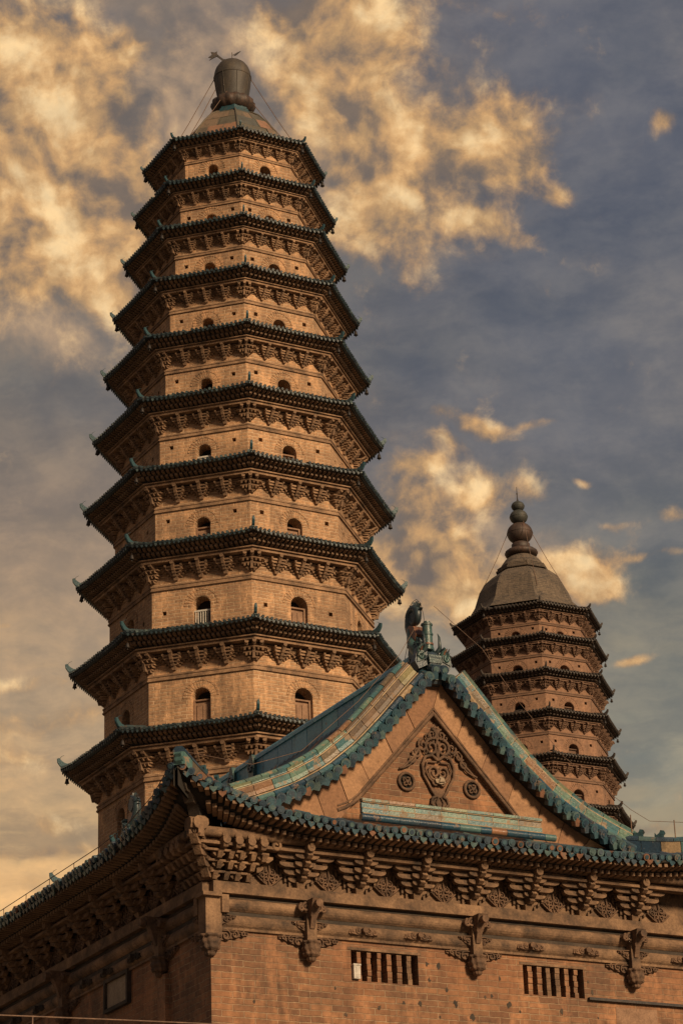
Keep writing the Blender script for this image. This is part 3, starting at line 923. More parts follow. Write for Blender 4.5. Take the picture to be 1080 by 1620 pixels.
# walls
WTOP = 9.80
win = [(2.43, 3.64), (5.60, 6.77)]
wb = MB()
outer = [(0, -GZ), (HW, -GZ), (HW, WTOP), (0, WTOP)]
slots = []
loops = [outer]
for (x0, x1) in win:
    lp = [(x0, 8.50), (x1, 8.50), (x1, 8.985), (x0, 8.985)]
    loops.append(lp)
flat = [p for lp in loops for p in lp]
fs = []
for t3 in tessellate_polygon([[Vector((a, b, 0)) for a, b in lp] for lp in loops]):
    (x0, y0), (x1, y1), (x2, y2) = [flat[i] for i in t3]
    fs.append(list(t3) if (x1 - x0) * (y2 - y0) - (x2 - x0) * (y1 - y0) > 0 else list(t3)[::-1])
wb.add([FRR.p(a, b) for a, b in flat], fs)
for lp in loops[1:]:
    for i in range(4):
        a, b = lp[i], lp[(i + 1) % 4]
        wb.quad(FRR.p(*a), FRR.p(*b), FRR.p(b[0], b[1], -.45), FRR.p(a[0], a[1], -.45))
wb.quad(FLL.p(-HD, -GZ), FLL.p(0, -GZ), FLL.p(0, WTOP), FLL.p(-HD, WTOP))
wb.quad(FBK.p(0, -GZ), FBK.p(HD, -GZ), FBK.p(HD, WTOP), FBK.p(0, WTOP))
wb.quad((HW, HD, -GZ), (0, HD, -GZ), (0, HD, WTOP), (HW, HD, WTOP))
wb.build('wall', 'hall_brick', hall)
for wi, (x0, x1) in enumerate(win):
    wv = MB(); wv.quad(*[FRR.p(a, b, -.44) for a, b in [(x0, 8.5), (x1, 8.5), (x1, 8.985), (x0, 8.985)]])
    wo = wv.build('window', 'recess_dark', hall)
    n = 6
    st = (x1 - x0) / (n + 1 - .35)
    for i in range(n):
        xc = x0 + st * (i + .83)
        bb = MB(); hb = .036 + random.uniform(-.006, .008)
        for j in range(5):
            z0 = 8.50 + j * .097; z1 = min(8.985, z0 + .0925)
            o_ = random.uniform(-.006, .006)
            bb.box(FRR, xc - hb + o_, xc + hb + o_, z0 + .001, z1, -.20, -.02 + random.uniform(-.015, .01))
        bb.build('window_bar', 'hall_brick' if i not in ((2, 3) if wi == 1 else (5,)) else 'hall_clay', wo)
    sl = MB(); sl.box(FRR, x0 - .06, x1 + .06, 8.985, 9.03, -.02, .008); sl.build('lintel', 'hall_clay', wo)
# small pale lamp box in the first window
lb = MB(); lb.box(FRR, 2.445, 2.56, 8.52, 8.73, -.06, .06); lb.box(FRR, 2.435, 2.57, 8.73, 8.755, -.07, .07); lb.box(FRR, 2.485, 2.52, 8.54, 8.71, .06, .066)
lbo = lb.build('vent_box', 'pale_paint', hall)
# chips and holes knocked in the wall
random.seed(21)
for (px, pz) in [(2.13, 8.35), (3.80, 8.86), (4.02, 8.84), (3.83, 8.60), (4.15, 8.47), (4.85, 8.40), (4.98, 8.42), (4.3, 8.25), (3.35, 8.2), (3.65, 8.22), (2.9, 8.1), (5.15, 8.72), (5.3, 8.3), (5.5, 8.2), (6.85, 8.78), (6.92, 8.62),
                 (.72, 8.05), (2.3, 7.95), (4.0, 8.02), (4.6, 8.05), (6.3, 8.25), (7.0, 8.2)]:
    r_ = random.uniform(.018, .05); ch = MB()
    ch.prism(FRR, [(px + r_ * random.uniform(.4, 1.25) * math.cos(t), pz + r_ * 1.3 * random.uniform(.4, 1.25) * math.sin(t)) for t in [2 * PI * i / 9 for i in range(9)]], -.01, .004)
    ch.build('wall_chip', 'dark_shade_clay', hall)
# iron pipe and repaired panel at the lower right
p_ = MB(); p_.box(FRR, 6.82, HW, 8.475, 8.52, .0, .07); p_.build('iron_rail', 'iron', hall)
p_ = MB(); p_.box(FRR, 7.36, 8.18, 8.10, 8.40, 0, .006); p_.build('mortar_patch', 'door_wood', hall)


# beams (two rounded beams, groove boards) on both facades
def beam(mb, fr, a0, a1, z0, z1, c, rnd=True, n=7):
    if rnd:
        zc, h = (z0 + z1) / 2, (z1 - z0) / 2
        poly = [(-.02, -h)] + [(c * (.45 + .55 * math.sin(PI * i / (n - 1))) if 0 < i < n - 1 else c * .35, -h + 2 * h * i / (n - 1)) for i in range(n)] + [(-.02, h)]
        for (c0, b0), (c1, b1) in zip(poly[:-1], poly[1:]):
            mb.add([fr.p(a0, zc + b0, c0), fr.p(a1, zc + b0, c0), fr.p(a1, zc + b1, c1), fr.p(a0, zc + b1, c1)], [[0, 1, 2, 3]], True)
        for a in (a0, a1): mb.add([fr.p(a, zc + b, c_) for c_, b in poly], [list(range(len(poly)))[::-1 if a == a0 else 1]])
    else: mb.box(fr, a0, a1, z0, z1, -.02, c)


# facade spans in a coordinate of each frame
SPAN = {'R': (FRR, 0.0, HW, 1), 'L': (FLL, -HD, 0.0, -1)}
posts = {'R': [1.67, 4.67, 7.73], 'L': [-1.675, -5.78, -9.25, -13.3]}
for key, (fr, a0, a1, sg) in SPAN.items():
    e0, e1 = (a0 - .03, a1) if key == 'R' else (a0, a1 + .03)
    cuts = [a0] + posts[key] + [a1] if key == 'R' else [a0] + posts[key][::-1] + [a1]
    m1 = MB(); beam(m1, fr, a0, a1, 9.68, 9.86, .13, False); m1.build('plate_beam', 'hall_clay', hall)
    m2 = MB(); m2.box(fr, a0, a1, 9.62, 9.68, -.02, .03); m2.box(fr, a0, a1, 9.36, 9.42, -.02, .03); m2.box(fr, a0, a1, 9.62, 9.635, .03, .05)
    m2.build('recessed_board', 'dark_shade_clay', hall)  # groove boards, darker than the beams
    for c0, c1 in zip(cuts[:-1], cuts[1:]):
        m3 = MB(); beam(m3, fr, c0, c1, 9.42, 9.62, .11); m3.build('round_beam', 'hall_clay', hall)
        m4 = MB(); beam(m4, fr, c0, c1, 9.17, 9.36, .085)
        m4.box(fr, c0, c1, 9.125, 9.165, -.02, .045)
        m4.build('round_beam', 'hall_clay', hall)


def cloud_relief(fr, w, h, c, seed, shape='diamond', r=.016):
    rnd = random.Random(seed); mb = MB()
    P = lambda pts, rr=r: mb.tube([fr.p(a, b, c) for a, b in pts], [rr * (1 - .35 * i / len(pts)) for i in range(len(pts))], 5)
    if shape == 'diamond':
        outl = [(0, -h / 2), (w * .18, -h * .36), (w * .30, -h * .2), (w * .5, 0), (w * .34, h * .18), (w * .2, h * .34), (0, h * .5), (-w * .2, h * .34), (-w * .34, h * .18), (-w * .5, 0), (-w * .30, -h * .2), (-w * .18, -h * .36)]
        mb.prism(fr, outl, -.01, c * .55)
        for sx in (-1, 1):
            P(spiral(sx * w * .12, h * .16, w * .12, 1.2, PI / 2 if sx > 0 else PI / 2, -sx, 14))
            P(spiral(sx * w * .27, h * .0, w * .11, 1.2, PI, sx, 14))
            P(spiral(sx * w * .11, -h * .16, w * .11, 1.2, -PI / 2, sx, 14))
            P([(sx * w * .48, 0), (sx * w * .34, -h * .16), (sx * w * .2, -h * .3), (0, -h * .47)], r * .8)
        P([(0, h * .48), (.01, h * .2), (-.01, -h * .1), (0, -h * .45)])
    else:   # leaf spreading from a=0 to a=w
        sx = 1 if w > 0 else -1; W = abs(w)
        outl = [(0, h * .5), (sx * W, h * .42), (sx * W * .98, h * .18), (sx * W * .72, h * .02), (sx * W * .55, -h * .16), (sx * W * .3, -h * .3), (0, -h * .5)]
        if sx < 0: outl = outl[::-1]
        mb.prism(fr, outl, -.01, c * .6)
        P(spiral(sx * W * .22, 0, W * .17, 1.3, PI / 2, -sx, 14)); P(spiral(sx * W * .52, h * .14, W * .13, 1.2, PI / 2, -sx, 14)); P(spiral(sx * W * .78, h * .24, W * .09, 1.1, PI / 2, -sx, 12))
        P([(0, h * .45), (sx * W * .5, h * .42), (sx * W * .98, h * .34)], r * .8)
    return mb


# hanging posts with pendants
def hanging_post(fr, a, corner=False):
    root_ = MB()
    fp = fr.at(a, 0, 0)
    root_.box(fp, -.085, .085, 9.0, 9.62, 0, .17)
    po = root_.build('hanging_post', 'hall_clay', hall)
    pd = MB()
    o = fp.p(0, 0, .11)
    pd.lathe([(.0, 8.71), (.05, 8.715), (.075, 8.745), (.07, 8.79), (.12, 8.80), (.135, 8.83), (.12, 8.86), (.14, 8.88), (.145, 8.92), (.125, 8.95), (.13, 8.99), (.15, 9.0), (.15, 9.03), (.10, 9.04)], 40, (o.x, o.y), mod=lambda t, z: 1 + .09 * math.cos(9 * t + 14 * z))
    pd.build('pendant', 'carved_clay', po)
    if not corner:
        hd_ = MB()
        f2 = fp.at(0, 9.52, 0)
        hd_.taper(fp, .09, 9.40, 9.66, .1, .40, .03, .14)
        hd_.disc(fp, .065, .36, .46, 8, 0, 9.57)
        hd_.taper(fp, .05, 9.22, 9.42, .1, .27, .01, .08)
        for sx in (-1, 1):
            for q, (da, dz_, rr) in enumerate([(.11, .03, .07), (.19, .01, .05)]):
                hd_.tube([f2.p(x, y, .2) for x, y in spiral(sx * da, dz_, rr, 1.3, PI / 2, -sx, 14)], .022, 5)
            hd_.prism(f2, ([(0, .1), (0, -.06), (.12, -.05), (.25, .03), (.2, .1)] if sx > 0 else [(0, .1), (-.2, .1), (-.25, .03), (-.12, -.05), (0, -.06)]), .03, .19)
        hd_.build('carved_head', 'carved_clay', po)
        for sx in (-1, 1):
            l = cloud_relief(fp.at(sx * .085, 9.03, 0), sx * .44, .17, .06, 3, 'leaf', .014); l.build('leaf_carving', 'carved_clay', po)
            l = cloud_relief(fp.at(sx * .085, 9.27, .07), sx * .22, .16, .05, 3, 'leaf', .012); l.build('leaf_carving', 'carved_clay', po)
    return po


for a in posts['R']: hanging_post(FRR, a)
for a in posts['L']: hanging_post(FLL, a)
# corner post (square, wraps the corner)
cp = MB()
cpf = Fr((-.02, -.02, 0), (1, 0, 0), (0, 0, 1), (0, -1, 0))
cp.box(cpf, -.12, .15, 8.98, 9.64, -.15, .12)
cp.box(cpf, -.19, .13, 9.60, 9.66, -.13, .19)
for x in (.20,):
    cp.box(cpf, x - .06, x + .06, 9.36, 9.64, -.02, .16)
cp.box(Fr((0, 0, 0), (0, -1, 0), (0, 0, 1), (-1, 0, 0)), -.26, -.14, 9.36, 9.64, -.02, .16)
cpo = cp.build('corner_post', 'hall_clay', hall)
pd = MB()
pd.lathe([(.0, 8.69), (.06, 8.695), (.085, 8.73), (.08, 8.78), (.13, 8.79), (.15, 8.83), (.135, 8.86), (.155, 8.885), (.16, 8.93), (.14, 8.955), (.15, 8.98), (.175, 8.99), (.175, 9.02), (.12, 9.03)], 40, (-.02, -.02), mod=lambda t, z: 1 + .09 * math.cos(9 * t + 14 * z))
pd.build('pendant', 'carved_clay', cpo)
for fr, sx, a in ((FRR, 1, .13), (FLL, -1, -.13)):
    l = cloud_relief(fr.at(a, 9.03, 0), sx * .5, .17, .06, 3, 'leaf', .014); l.build('leaf_carving', 'carved_clay', cpo)
    l = cloud_relief(fr.at(a + sx * .02, 9.27, .07), sx * .24, .16, .05, 3, 'leaf', .012); l.build('leaf_carving', 'carved_clay', cpo)
# small double leaf mounts on the lower beam
for fr, lst in ((FRR, [2.62, 3.62, 5.72, 6.80, 8.75]), (FLL, [-2.75, -3.9, -4.8, -7.0, -8.1])):
    for a in lst:
        f2 = fr.at(a, 9.27, .07)
        mb = MB()
        for sx in (-1, 1):
            mb.prism(f2, ([(0, .04), (0, -.04), (.1, -.06), (.26, -.045), (.24, .02), (.12, .055)] if sx > 0 else [(0, .04), (-.12, .055), (-.24, .02), (-.26, -.045), (-.1, -.06), (0, -.04)]), 0, .035)
            mb.tube([f2.p(x, y, .04) for x, y in spiral(sx * .09, -.005, .05, 1.2, PI / 2, -sx, 12)], .014, 5)
            mb.tube([f2.p(x, y, .04) for x, y in spiral(sx * .19, -.02, .04, 1.2, PI / 2, -sx, 12)], .012, 5)
        mb.disc(f2, .05, .03, .11, 7, 0, .01)
        mb.build('beam_mount', 'dark_shade_clay' if fr is FLL else 'carved_clay', hall)  # left facade mounts: soot and shade both put into the darker colour


# facade brackets
def hall_bracket():
    mb = MB(); fr = Fr((0, 0, 0), (1, 0, 0), (0, 0, 1), (0, -1, 0))
    mb.taper(fr, .085, .0, .09, 0, .15, .03, .05)

    def bow(z, w, h, n0, n1):
        pts = [(-w, z + h), (-w, z + h * .55), (-w + .03, z + h * .22), (-w + .09, z), (w - .09, z), (w - .03, z + h * .22), (w, z + h * .55), (w, z + h)]
        mb.prism(fr, pts, n0, n1)
    lev = [(.10, .20, .075, .14), (.20, .31, .075, .22), (.30, .42, .075, .30), (.41, .50, .075, .38)]
    for i, (z, w, h, n) in enumerate(lev):
        bow(z, w, h, n - .15, n - .06)
        bow(z, w * .8, h * .9, 0, .06)
        if i >= 1: bow(z + .005, w * .42, h, n - .06, n)
        for sx in (-1, 1):
            mb.taper(fr.at(sx * (w - .055), 0, 0), .05, z + h, z + h + .028, n - .17, n - .03, .018, .02)
        # protruding tongue
        mb.prism(Fr(fr.p(-.045, z, 0), (0, -1, 0), (0, 0, 1), (1, 0, 0)), [(0, .0), (n + .05, -.005), (n + .12, .035), (n + .09, .075), (0, .085)], 0, .09)
        mb.taper(fr, .06, z + h, z + h + .03, 0, n + .06, .018, .03)
    # drop brackets at the feet (dark serrated legs)
    for sx in (-1, 1):
        for q in range(4):
            mb.box(fr, sx * (.16 + .075 * q) - .018, sx * (.16 + .075 * q) + .018, .02 + .085 * q, .13 + .085 * q, 0, .05)
    # cricket head
    f = fr.at(0, 0, 0)
    mb.taper(f, .065, .47, .55, .1, .50, .01, .05)
    mb.disc(f, .068, .30, .53, 9, 0, .565)
    mb.disc(f, .060, .30, .50, 9, 0, .645)
    mb.taper(f, .055, .60, .70, .1, .44, .01, .03)
    mb.taper(f, .03, .56, .62, .5, .555, .01, .02)
    return mb


HB = hall_bracket()
hb0 = None
rndb = random.Random(4)
BZ = 9.86
for key, fr, lst in (('R', FRR, [1.52 + 1.05 * i for i in range(7)]), ('L', FLL, [-(1.50 + 1.045 * i) for i in range(12)])):
    rz = 0 if key == 'R' else -PI / 2
    for a in lst:
        p = fr.p(a, BZ, 0)
        loc = (p.x, p.y, p.z + GZ)
        if hb0 is None: hb0 = HB.build('bracket', 'hall_clay', hall, dz=0, loc=loc, rz=rz)
        else: inst(hb0, hall, loc, rz, 1.0, 'bracket')
    for i, a in enumerate([x + (.525 if key == 'R' else -.525) for x in lst[:9]] + ([1.0] if key == 'R' else [-1.0])):
        m = cloud_relief(fr.at(a, 10.03, 0), .46, .36, .05, i, 'diamond', .017)
        m.build('cloud_panel', 'carved_clay', hall)
# bracket back wall + purlin
for key, fr, a0, a1 in (('R', FRR, -.0, HW), ('L', FLL, -HD, 0.0)):
    m = MB(); m.box(fr, a0, a1, 9.86, 10.72, -.04, -.003); m.build('bracket_wall', 'hall_clay' if key == 'R' else 'dark_shade_clay', hall)  # left wall in darker clay: soot, plus shade painted into the colour
    m = MB(); ex0, ex1 = (a0 - .40, a1 + .4) if key == 'R' else (a0 - .4, a1 + .40)
    m.box(fr, ex0, ex1, 10.355, 10.40, .25, .43)
    m.box(fr, ex0, ex1, 10.40, 10.46, .29, .35)
    m.build('tie_board', 'hall_clay', hall)
    m = MB(); m.tube([fr.p(ex0 - .06, 10.545, .41), fr.p(ex1 + .06, 10.545, .41)], .082, 14)
    m.build('eave_purlin', 'hall_clay', hall)
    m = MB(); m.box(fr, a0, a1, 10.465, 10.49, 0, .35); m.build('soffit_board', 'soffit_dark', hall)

# corner bracket cluster
cb = MB()
for fr, sx in ((FRR, 1), (FLL, -1)):
    for lv, (z, n, w) in enumerate([(9.88, .15, .62), (10.03, .24, .74), (10.17, .34, .86)]):
        lo, hi = sorted((-sx * (n - .06), sx * w))
        cb.box(fr, lo, hi, z + .10, z + .135, 0, n + .02)
        for i in range(5 if lv else 4):
            a = sx * (.02 + i * .19 + (.03 if lv == 1 else 0))
            if abs(a) > w: continue
            f2 = fr.at(a, z, 0)
            cb.taper(f2, .045, .0, .10, 0, n + .06, .008, .07)
            if i % 2 == 0: cb.prism(f2, [(-.10, .10), (-.10, .06), (-.04, .02), (.04, .02), (.10, .06), (.10, .10)], 0, n - .03)
        cb.prism(fr, [(sx * (w - .02), z + .10), (sx * (w + .10), z + .10), (sx * (w + .10), z + .06), (sx * (w + .02), z + .0), (sx * (w - .02), z + .0)][::sx], 0, n - .05)
    for i in range(4):
        a = sx * (.06 + i * .215)
        f2 = fr.at(a, 0, 0)
        cb.taper(f2, .05, 10.31, 10.37, .1, .52, .01, .04)
        cb.disc(f2, .07, .32, .53, 9, 0, 10.42); cb.disc(f2, .06, .32, .50, 9, 0, 10.50)
        cb.taper(f2, .05, 10.47, 10.55, .1, .46, .01, .03)
    cb.tube([fr.p(x, y, .42) for x, y in spiral(sx * .95, 10.42, .09, 1.2, PI / 2, -sx, 14)], .03, 5)
    f2 = fr.at(0, 0, 0)
# diagonal members
dg = Fr((0, 0, 0), (.7071, -.7071, 0), (0, 0, 1), (-.7071, -.7071, 0))
for z, n in ((9.90, .28), (10.04, .44), (10.18, .60), (10.32, .74)):
    cb.taper(dg, .06, z, z + .12, -.1, n, .0, .1)
    cb.taper(dg, .11, z + .10, z + .14, -.1, n - .03, .02, .04)
cb.build('corner_bracket', 'hall_clay', hall)
hb = MB()
for fr, sx in ((FRR, 1), (FLL, -1)):
    f2 = fr.at(-sx * .38 * (1 if sx > 0 else 1), 0, 0)
    hb.prism(f2, [(-.13, 10.63), (-.10, 10.56), (-.05, 10.54), (-.05, 10.42), (.05, 10.42), (.05, 10.54), (.10, 10.56), (.13, 10.63), (.12, 10.70), (.06, 10.74), (-.06, 10.74), (-.12, 10.70)], .40, .54)
hb.build('beam_end', 'hall_clay', hall)
hb = MB()
hb.taper(dg, .09, 10.72, 10.90, -.3, .74, 0, .12)
hb.taper(dg, .075, 10.90, 11.02, -.3, 1.00, 0, .12)
hb.taper(dg, .06, 11.02, 11.12, -.3, 1.22, 0, .10)
hb.build('angle_rafter', 'dark_shade_clay', hall)  # dark clay paints in the shade under the roof corner

# ---- roof
E0 = 1.0                                   # eave overhang
EZ = 10.68


def eave_z(dc):
    """dc = distance from the roof corner along the eave"""
    t = max(0.0, 1 - dc / 3.6)
    return EZ + .66 * t ** 2.4


def fd(t):
    """gable profile: height at distance t from the centre line"""
    P = [(0, 14.16), (.5, 13.62), (1.0, 13.05), (1.5, 12.52), (2.1, 12.02), (2.7, 11.66), (3.2, 11.44), (3.6, 11.28), (4.2, 11.06), (5.0, 10.82), (5.62, 10.70), (6.5, 10.5)]
    t = abs(t)
    for (a, b), (c, d_) in zip(P[:-1], P[1:]):
        if t <= c:
            return b + (d_ - b) * (t - a) / (c - a)
    return P[-1][1]


def eave_pt(side, s, inset=0.0, dz=0.0):
    """side R: s = x from -E0..HW+E0 ; side L: s = y from -E0..HD+E0"""
    if side == 'R':
        dc = min(s + E0, HW + E0 - s)
        bulge = .10 * max(0, 1 - dc / 2.2) ** 2
        return Vector((s, -E0 + .05 - bulge + inset, eave_z(dc) + dz))
    dc = min(s + E0, HD + E0 - s)
    bulge = .10 * max(0, 1 - dc / 2.2) ** 2
    return Vector((-E0 + .05 - bulge + inset, s, eave_z(dc) + dz))


GY = .9
inner_z = 11.42
# right skirt and left slope surfaces
rs = MB()
NX = 46
xs = [-E0 + (HW + 2 * E0) * i / NX for i in range(NX + 1)]


def skirt_in(x):
    if x < 1.1: t = (x + E0) / (1.1 + E0); return Vector((-E0 + (1.1 + E0) * t, -E0 + (GY + E0) * t, eave_z(0) + (inner_z + .05 - eave_z(0)) * t + -.22 * math.sin(PI * t)))
    if x > HW - 1.1: t = (HW + E0 - x) / (1.1 + E0); return Vector((HW + E0 - (1.1 + E0) * t, -E0 + (GY + E0) * t, eave_z(0) + (inner_z + .05 - eave_z(0)) * t - .22 * math.sin(PI * t)))
    return Vector((x, GY, inner_z))


def skirt(x, v):
    a = eave_pt('R', x); b = skirt_in(x)
    p = a.lerp(b, v); p.z -= .10 * math.sin(PI * v) * min(1, (b - a).length); return p


for i in range(NX):
    for j in range(5):
        rs.add([skirt(xs[i], j / 5), skirt(xs[i + 1], j / 5), skirt(xs[i + 1], (j + 1) / 5), skirt(xs[i], (j + 1) / 5)], [[0, 1, 2, 3]])
NY = 60
ys = [-E0 + (HD + 2 * E0) * i / NY for i in range(NY + 1)]


def lslope(y, v):
    a = eave_pt('L', y)
    # inner point : hip line near the ends, gable profile otherwise
    if y < GY: t = (y + E0) / (GY + E0)
    elif y > HD - GY: t = (HD + E0 - y) / (GY + E0)
    else: t = 1.0
    q = skirt_in(-E0 + (1.1 + E0) * t)
    b = Vector((q.x, y, q.z))
    p = a.lerp(b, v); p.z -= .06 * math.sin(PI * v); return p


for i in range(NY):
    for j in range(4):
        rs.add([lslope(ys[i + 1], j / 4), lslope(ys[i], j / 4), lslope(ys[i], (j + 1) / 4), lslope(ys[i + 1], (j + 1) / 4)], [[0, 1, 2, 3]])
# upper slopes
VY = .52
tt = [3.55 - 3.55 * i / 12 for i in range(13)]
for i in range(12):
    for sx in (-1, 1):
        a0, a1 = GU + sx * tt[i], GU + sx * tt[i + 1]
        z0, z1 = fd(tt[i]) + .04, fd(tt[i + 1]) + .04
        q = [(a0, VY, z0), (a1, VY, z1), (a1, HD - VY, z1), (a0, HD - VY, z0)]
        rs.add(q if sx < 0 else q[::-1], [[0, 1, 2, 3]])
# right slope below, plain
rs.quad((HW + E0, -E0 + .2, 10.62), (HW + E0, HD + E0, 10.62), (8.2, HD - .5, 11.45), (8.2, .9, 11.45))
rs.quad((-E0, HD + E0, 10.62), (1.1, HD - GY, 11.4), (8.2, HD - GY, 11.4), (HW + E0, HD + E0, 10.62))
roof_o = rs.build('roof', 'eave_tile', hall)
# tile rows on the upper left slope
tr = MB()
y = .9
while y < HD - .9:
    tr.tube([(GU - t, y, fd(t) + .06) for t in (3.5, 3.0, 2.5, 2.0, 1.5, 1.0, .5, .15)], .06, 6, cap=False); y += .19
tr.build('tile_row', 'eave_tile', roof_o)
# eave tile ends: discs and drips
te = MB()


def tile_end(mb, p, nrm, upv, r=.062, ln=.45):
    """round tile with its capped end, axis nrm (outward)"""
    a = upv.cross(nrm).normalized(); b = nrm.cross(a)
    f = Fr(p, a, b, nrm)
    mb.disc(f, r, -.01, .028, 10)
    mb.disc(f, r * .62, .028, .036, 8)
    mb.tube([f.p(0, .0, 0), f.p(0, .0, -ln)], r * .9, 8, cap=False)


def drip(mb, p, nrm, upv, r=.07):
    a = upv.cross(nrm).normalized(); b = nrm.cross(a); f = Fr(p, a, b, nrm)
    mb.prism(f, [(-r, .0), (-r * .75, -.055), (-r * .3, -.085), (0, -.105), (r * .3, -.085), (r * .75, -.055), (r, .0), (0, -.02)], -.01, .015)


rt_ = random.Random(9)
for side, L_, nrm0 in (('R', HW, Vector((0, -1, 0))), ('L', HD, Vector((-1, 0, 0)))):
    s = -E0 + .08
    while s < L_ + E0 - .05:
        p = eave_pt(side, s); q = eave_pt(side, s + .02)
        along = (q - p).normalized()
        dc = min(s + E0, L_ + E0 - s)
        fan = max(0, 1 - dc / 1.8) * .55 * (-1 if s < L_ / 2 else 1)
        n_ = (nrm0 + Vector((1, 0, 0) if side == 'R' else (0, 1, 0)) * fan).normalized()
        # slope inward rises
        n3 = (n_ - Vector((0, 0, .30))).normalized()
        jit = Vector((0, 0, rt_.uniform(-.008, .008)))
        tl_ = Vector((rt_.uniform(-.05, .05), rt_.uniform(-.05, .05), rt_.uniform(-.09, .05)))
        tile_end(te, p + jit + n_ * rt_.uniform(-.025, .02) + Vector((0, 0, .035 + rt_.uniform(-.006, .006))), (n3 + tl_).normalized(), Vector((0, 0, 1)), rt_.uniform(.058, .066))
        p2 = eave_pt(side, s + .077)
        if rt_.random() > .05: drip(te, p2 - n_ * rt_.uniform(0, .025) + Vector((0, 0, rt_.uniform(-.012, .008))), (n3 + tl_ * .6).normalized(), Vector((0, 0, 1)))
        s += .154
te.build('eave_tile_end', 'eave_tile', roof_o)
# eave board, rafters (two rows) following the eave curve
for side, L_ in (('R', HW), ('L', HD)):
    ra = MB(); so_ = MB()
    inw = Vector((0, 1, 0)) if side == 'R' else Vector((1, 0, 0))
    al = Vector((1, 0, 0)) if side == 'R' else Vector((0, 1, 0))
    n_ = int((L_ + 2 * E0) / .05)
    prev = None
    for i in range(0, n_ + 1, 4):
        s = -E0 + (L_ + 2 * E0) * i / n_
        dc = min(s + E0, L_ + E0 - s)
        p = eave_pt(side, s)
        lim = lambda x: min(x, dc)                         # keep inside the hip
        lift = p.z - EZ
        row = [p + Vector((0, 0, .01)) + inw * .02, p + Vector((0, 0, -.045)) + inw * .03, p + Vector((0, 0, -.05)) + inw * lim(.22), p + Vector((0, 0, -.06 - .0)) + inw * lim(.27) ,
               Vector((p.x, p.y, p.z - .13)) + inw * lim(.30), Vector((p.x, p.y, EZ - .15 + lift * .85)) + inw * lim(.50), Vector((p.x, p.y, EZ - .02 + lift * .55)) + inw * lim(.72)]
        if prev:
            for (a, b), (c, d_) in zip(zip(prev[:-1], prev[1:]), zip(row[:-1], row[1:])):
                so_.add([a, c, d_, b] if side == 'R' else [b, d_, c, a], [[0, 1, 2, 3]])
        prev = row
    s = -E0 + .12
    while s < L_ + E0 - .1:
        dc = min(s + E0, L_ + E0 - s)
        p = eave_pt(side, s); lift = p.z - EZ
        fan = max(0, 1 - dc / 1.6) * .8 * (1 if s < L_ / 2 else -1)
        dirn = (inw + al * fan).normalized(); ac = dirn.cross(Vector((0, 0, 1))).normalized()
        for (d0, d1, z0, z1, hw_, hh) in ((.07, .32, -.055, -.075, .034, .058), (.33, .62, -.145, -.155, .036, .062)):
            if d1 > dc * 1.2 + .12: continue
            A = p + dirn * d0 + Vector((0, 0, z0 if d0 < .2 else z0 - lift * .12)); B = p + dirn * d1 + Vector((0, 0, (z1 if d0 < .2 else z1 - lift * .25)))
            P = [A - ac * hw_ - Vector((0, 0, hh)), A + ac * hw_ - Vector((0, 0, hh)), A + ac * hw_, A - ac * hw_,
                 B - ac * hw_ - Vector((0, 0, hh)), B + ac * hw_ - Vector((0, 0, hh)), B + ac * hw_, B - ac * hw_]
            ra.add(P, [[0, 1, 2, 3], [4, 5, 6, 7][::-1], [0, 4, 5, 1], [1, 5, 6, 2], [3, 7, 4, 0]])
        s += .125
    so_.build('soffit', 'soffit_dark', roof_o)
    ra.build('rafter_row', 'rafter_brick', roof_o)


# ---- gable
def arc_pts(t0, t1, n=14): return [t0 + (t1 - t0) * i / n for i in range(n + 1)]


gb = MB()
gz0 = 11.15
gpts = [(-3.3, gz0), (3.3, gz0)] + [(t, fd(t) - .03) for t in arc_pts(3.3, -3.3, 26)]
gb.prism(Fr((GU, GY, 0), (1, 0, 0), (0, 0, 1), (0, -1, 0)), gpts, -.3, 0.0)
gable_o = gb.build('gable_wall', 'hall_brick', hall)


def fin(t): return 13.42 - 1.10 * abs(t)          # inner edge of the barge slabs


bo = MB(); fg = Fr((GU, GY, 0), (1, 0, 0), (0, 0, 1), (0, -1, 0))
for sx in (-1, 1):
    T = arc_pts(0, 3.5, 16)
    for a, b in zip(T[:-1], T[1:]):
        def lowz(t):
            if t < 1.35: return fin(t)
            # flare toward the foot
            return max(11.2, fin(t))
        P = [(sx * a, lowz(a)), (sx * b, lowz(b)), (sx * b, fd(b) + .0), (sx * a, fd(a) + .0)]
        if sx < 0: P = P[::-1]
        bo.add([fg.p(x, z, .10) for x, z in P], [[0, 1, 2, 3]])
        lo = [(sx * a, lowz(a)), (sx * b, lowz(b))]
        if sx < 0: lo = lo[::-1]
        bo.add([fg.p(*lo[0], 0), fg.p(*lo[1], 0), fg.p(*lo[1], .10), fg.p(*lo[0], .10)], [[0, 1, 2, 3]])
bargeo = bo.build('barge_slab', 'slab_brick', gable_o)
# joints: slabs as a shallow relief of separate pieces, slightly different set-back
sl = MB()
rs_ = random.Random(3)
for sx in (-1, 1):
    t = 0.06
    while t < 3.3:
        w_ = rs_.uniform(.40, .52); t1 = min(t + w_, 3.4)
        up_ = lambda q: fd(q) - .015
        lw = lambda q: (fin(q) if q < 1.35 else max(11.2, fin(q))) + .1
        # joints run square to the slope: shear the slab ends
        sh = .10
        pr = .11 + rs_.uniform(0, .012)
        P = [(sx * (t + .012 - sh), lw(max(0, t - sh))), (sx * (t1 - .012 - sh), lw(t1 - sh)), (sx * (t1 - .012 + sh), up_(t1 + sh)), (sx * (t + .012 + sh), up_(t + sh))]
        if t < .2: P[0] = (sx * .01, lw(0)); P[3] = (sx * .01, up_(0.01)) if False else (sx * (t + sh), up_(t + sh))
        if sx < 0: P = P[::-1]
        sl.prism(fg, P, .09, pr, back=False)
        t = t1
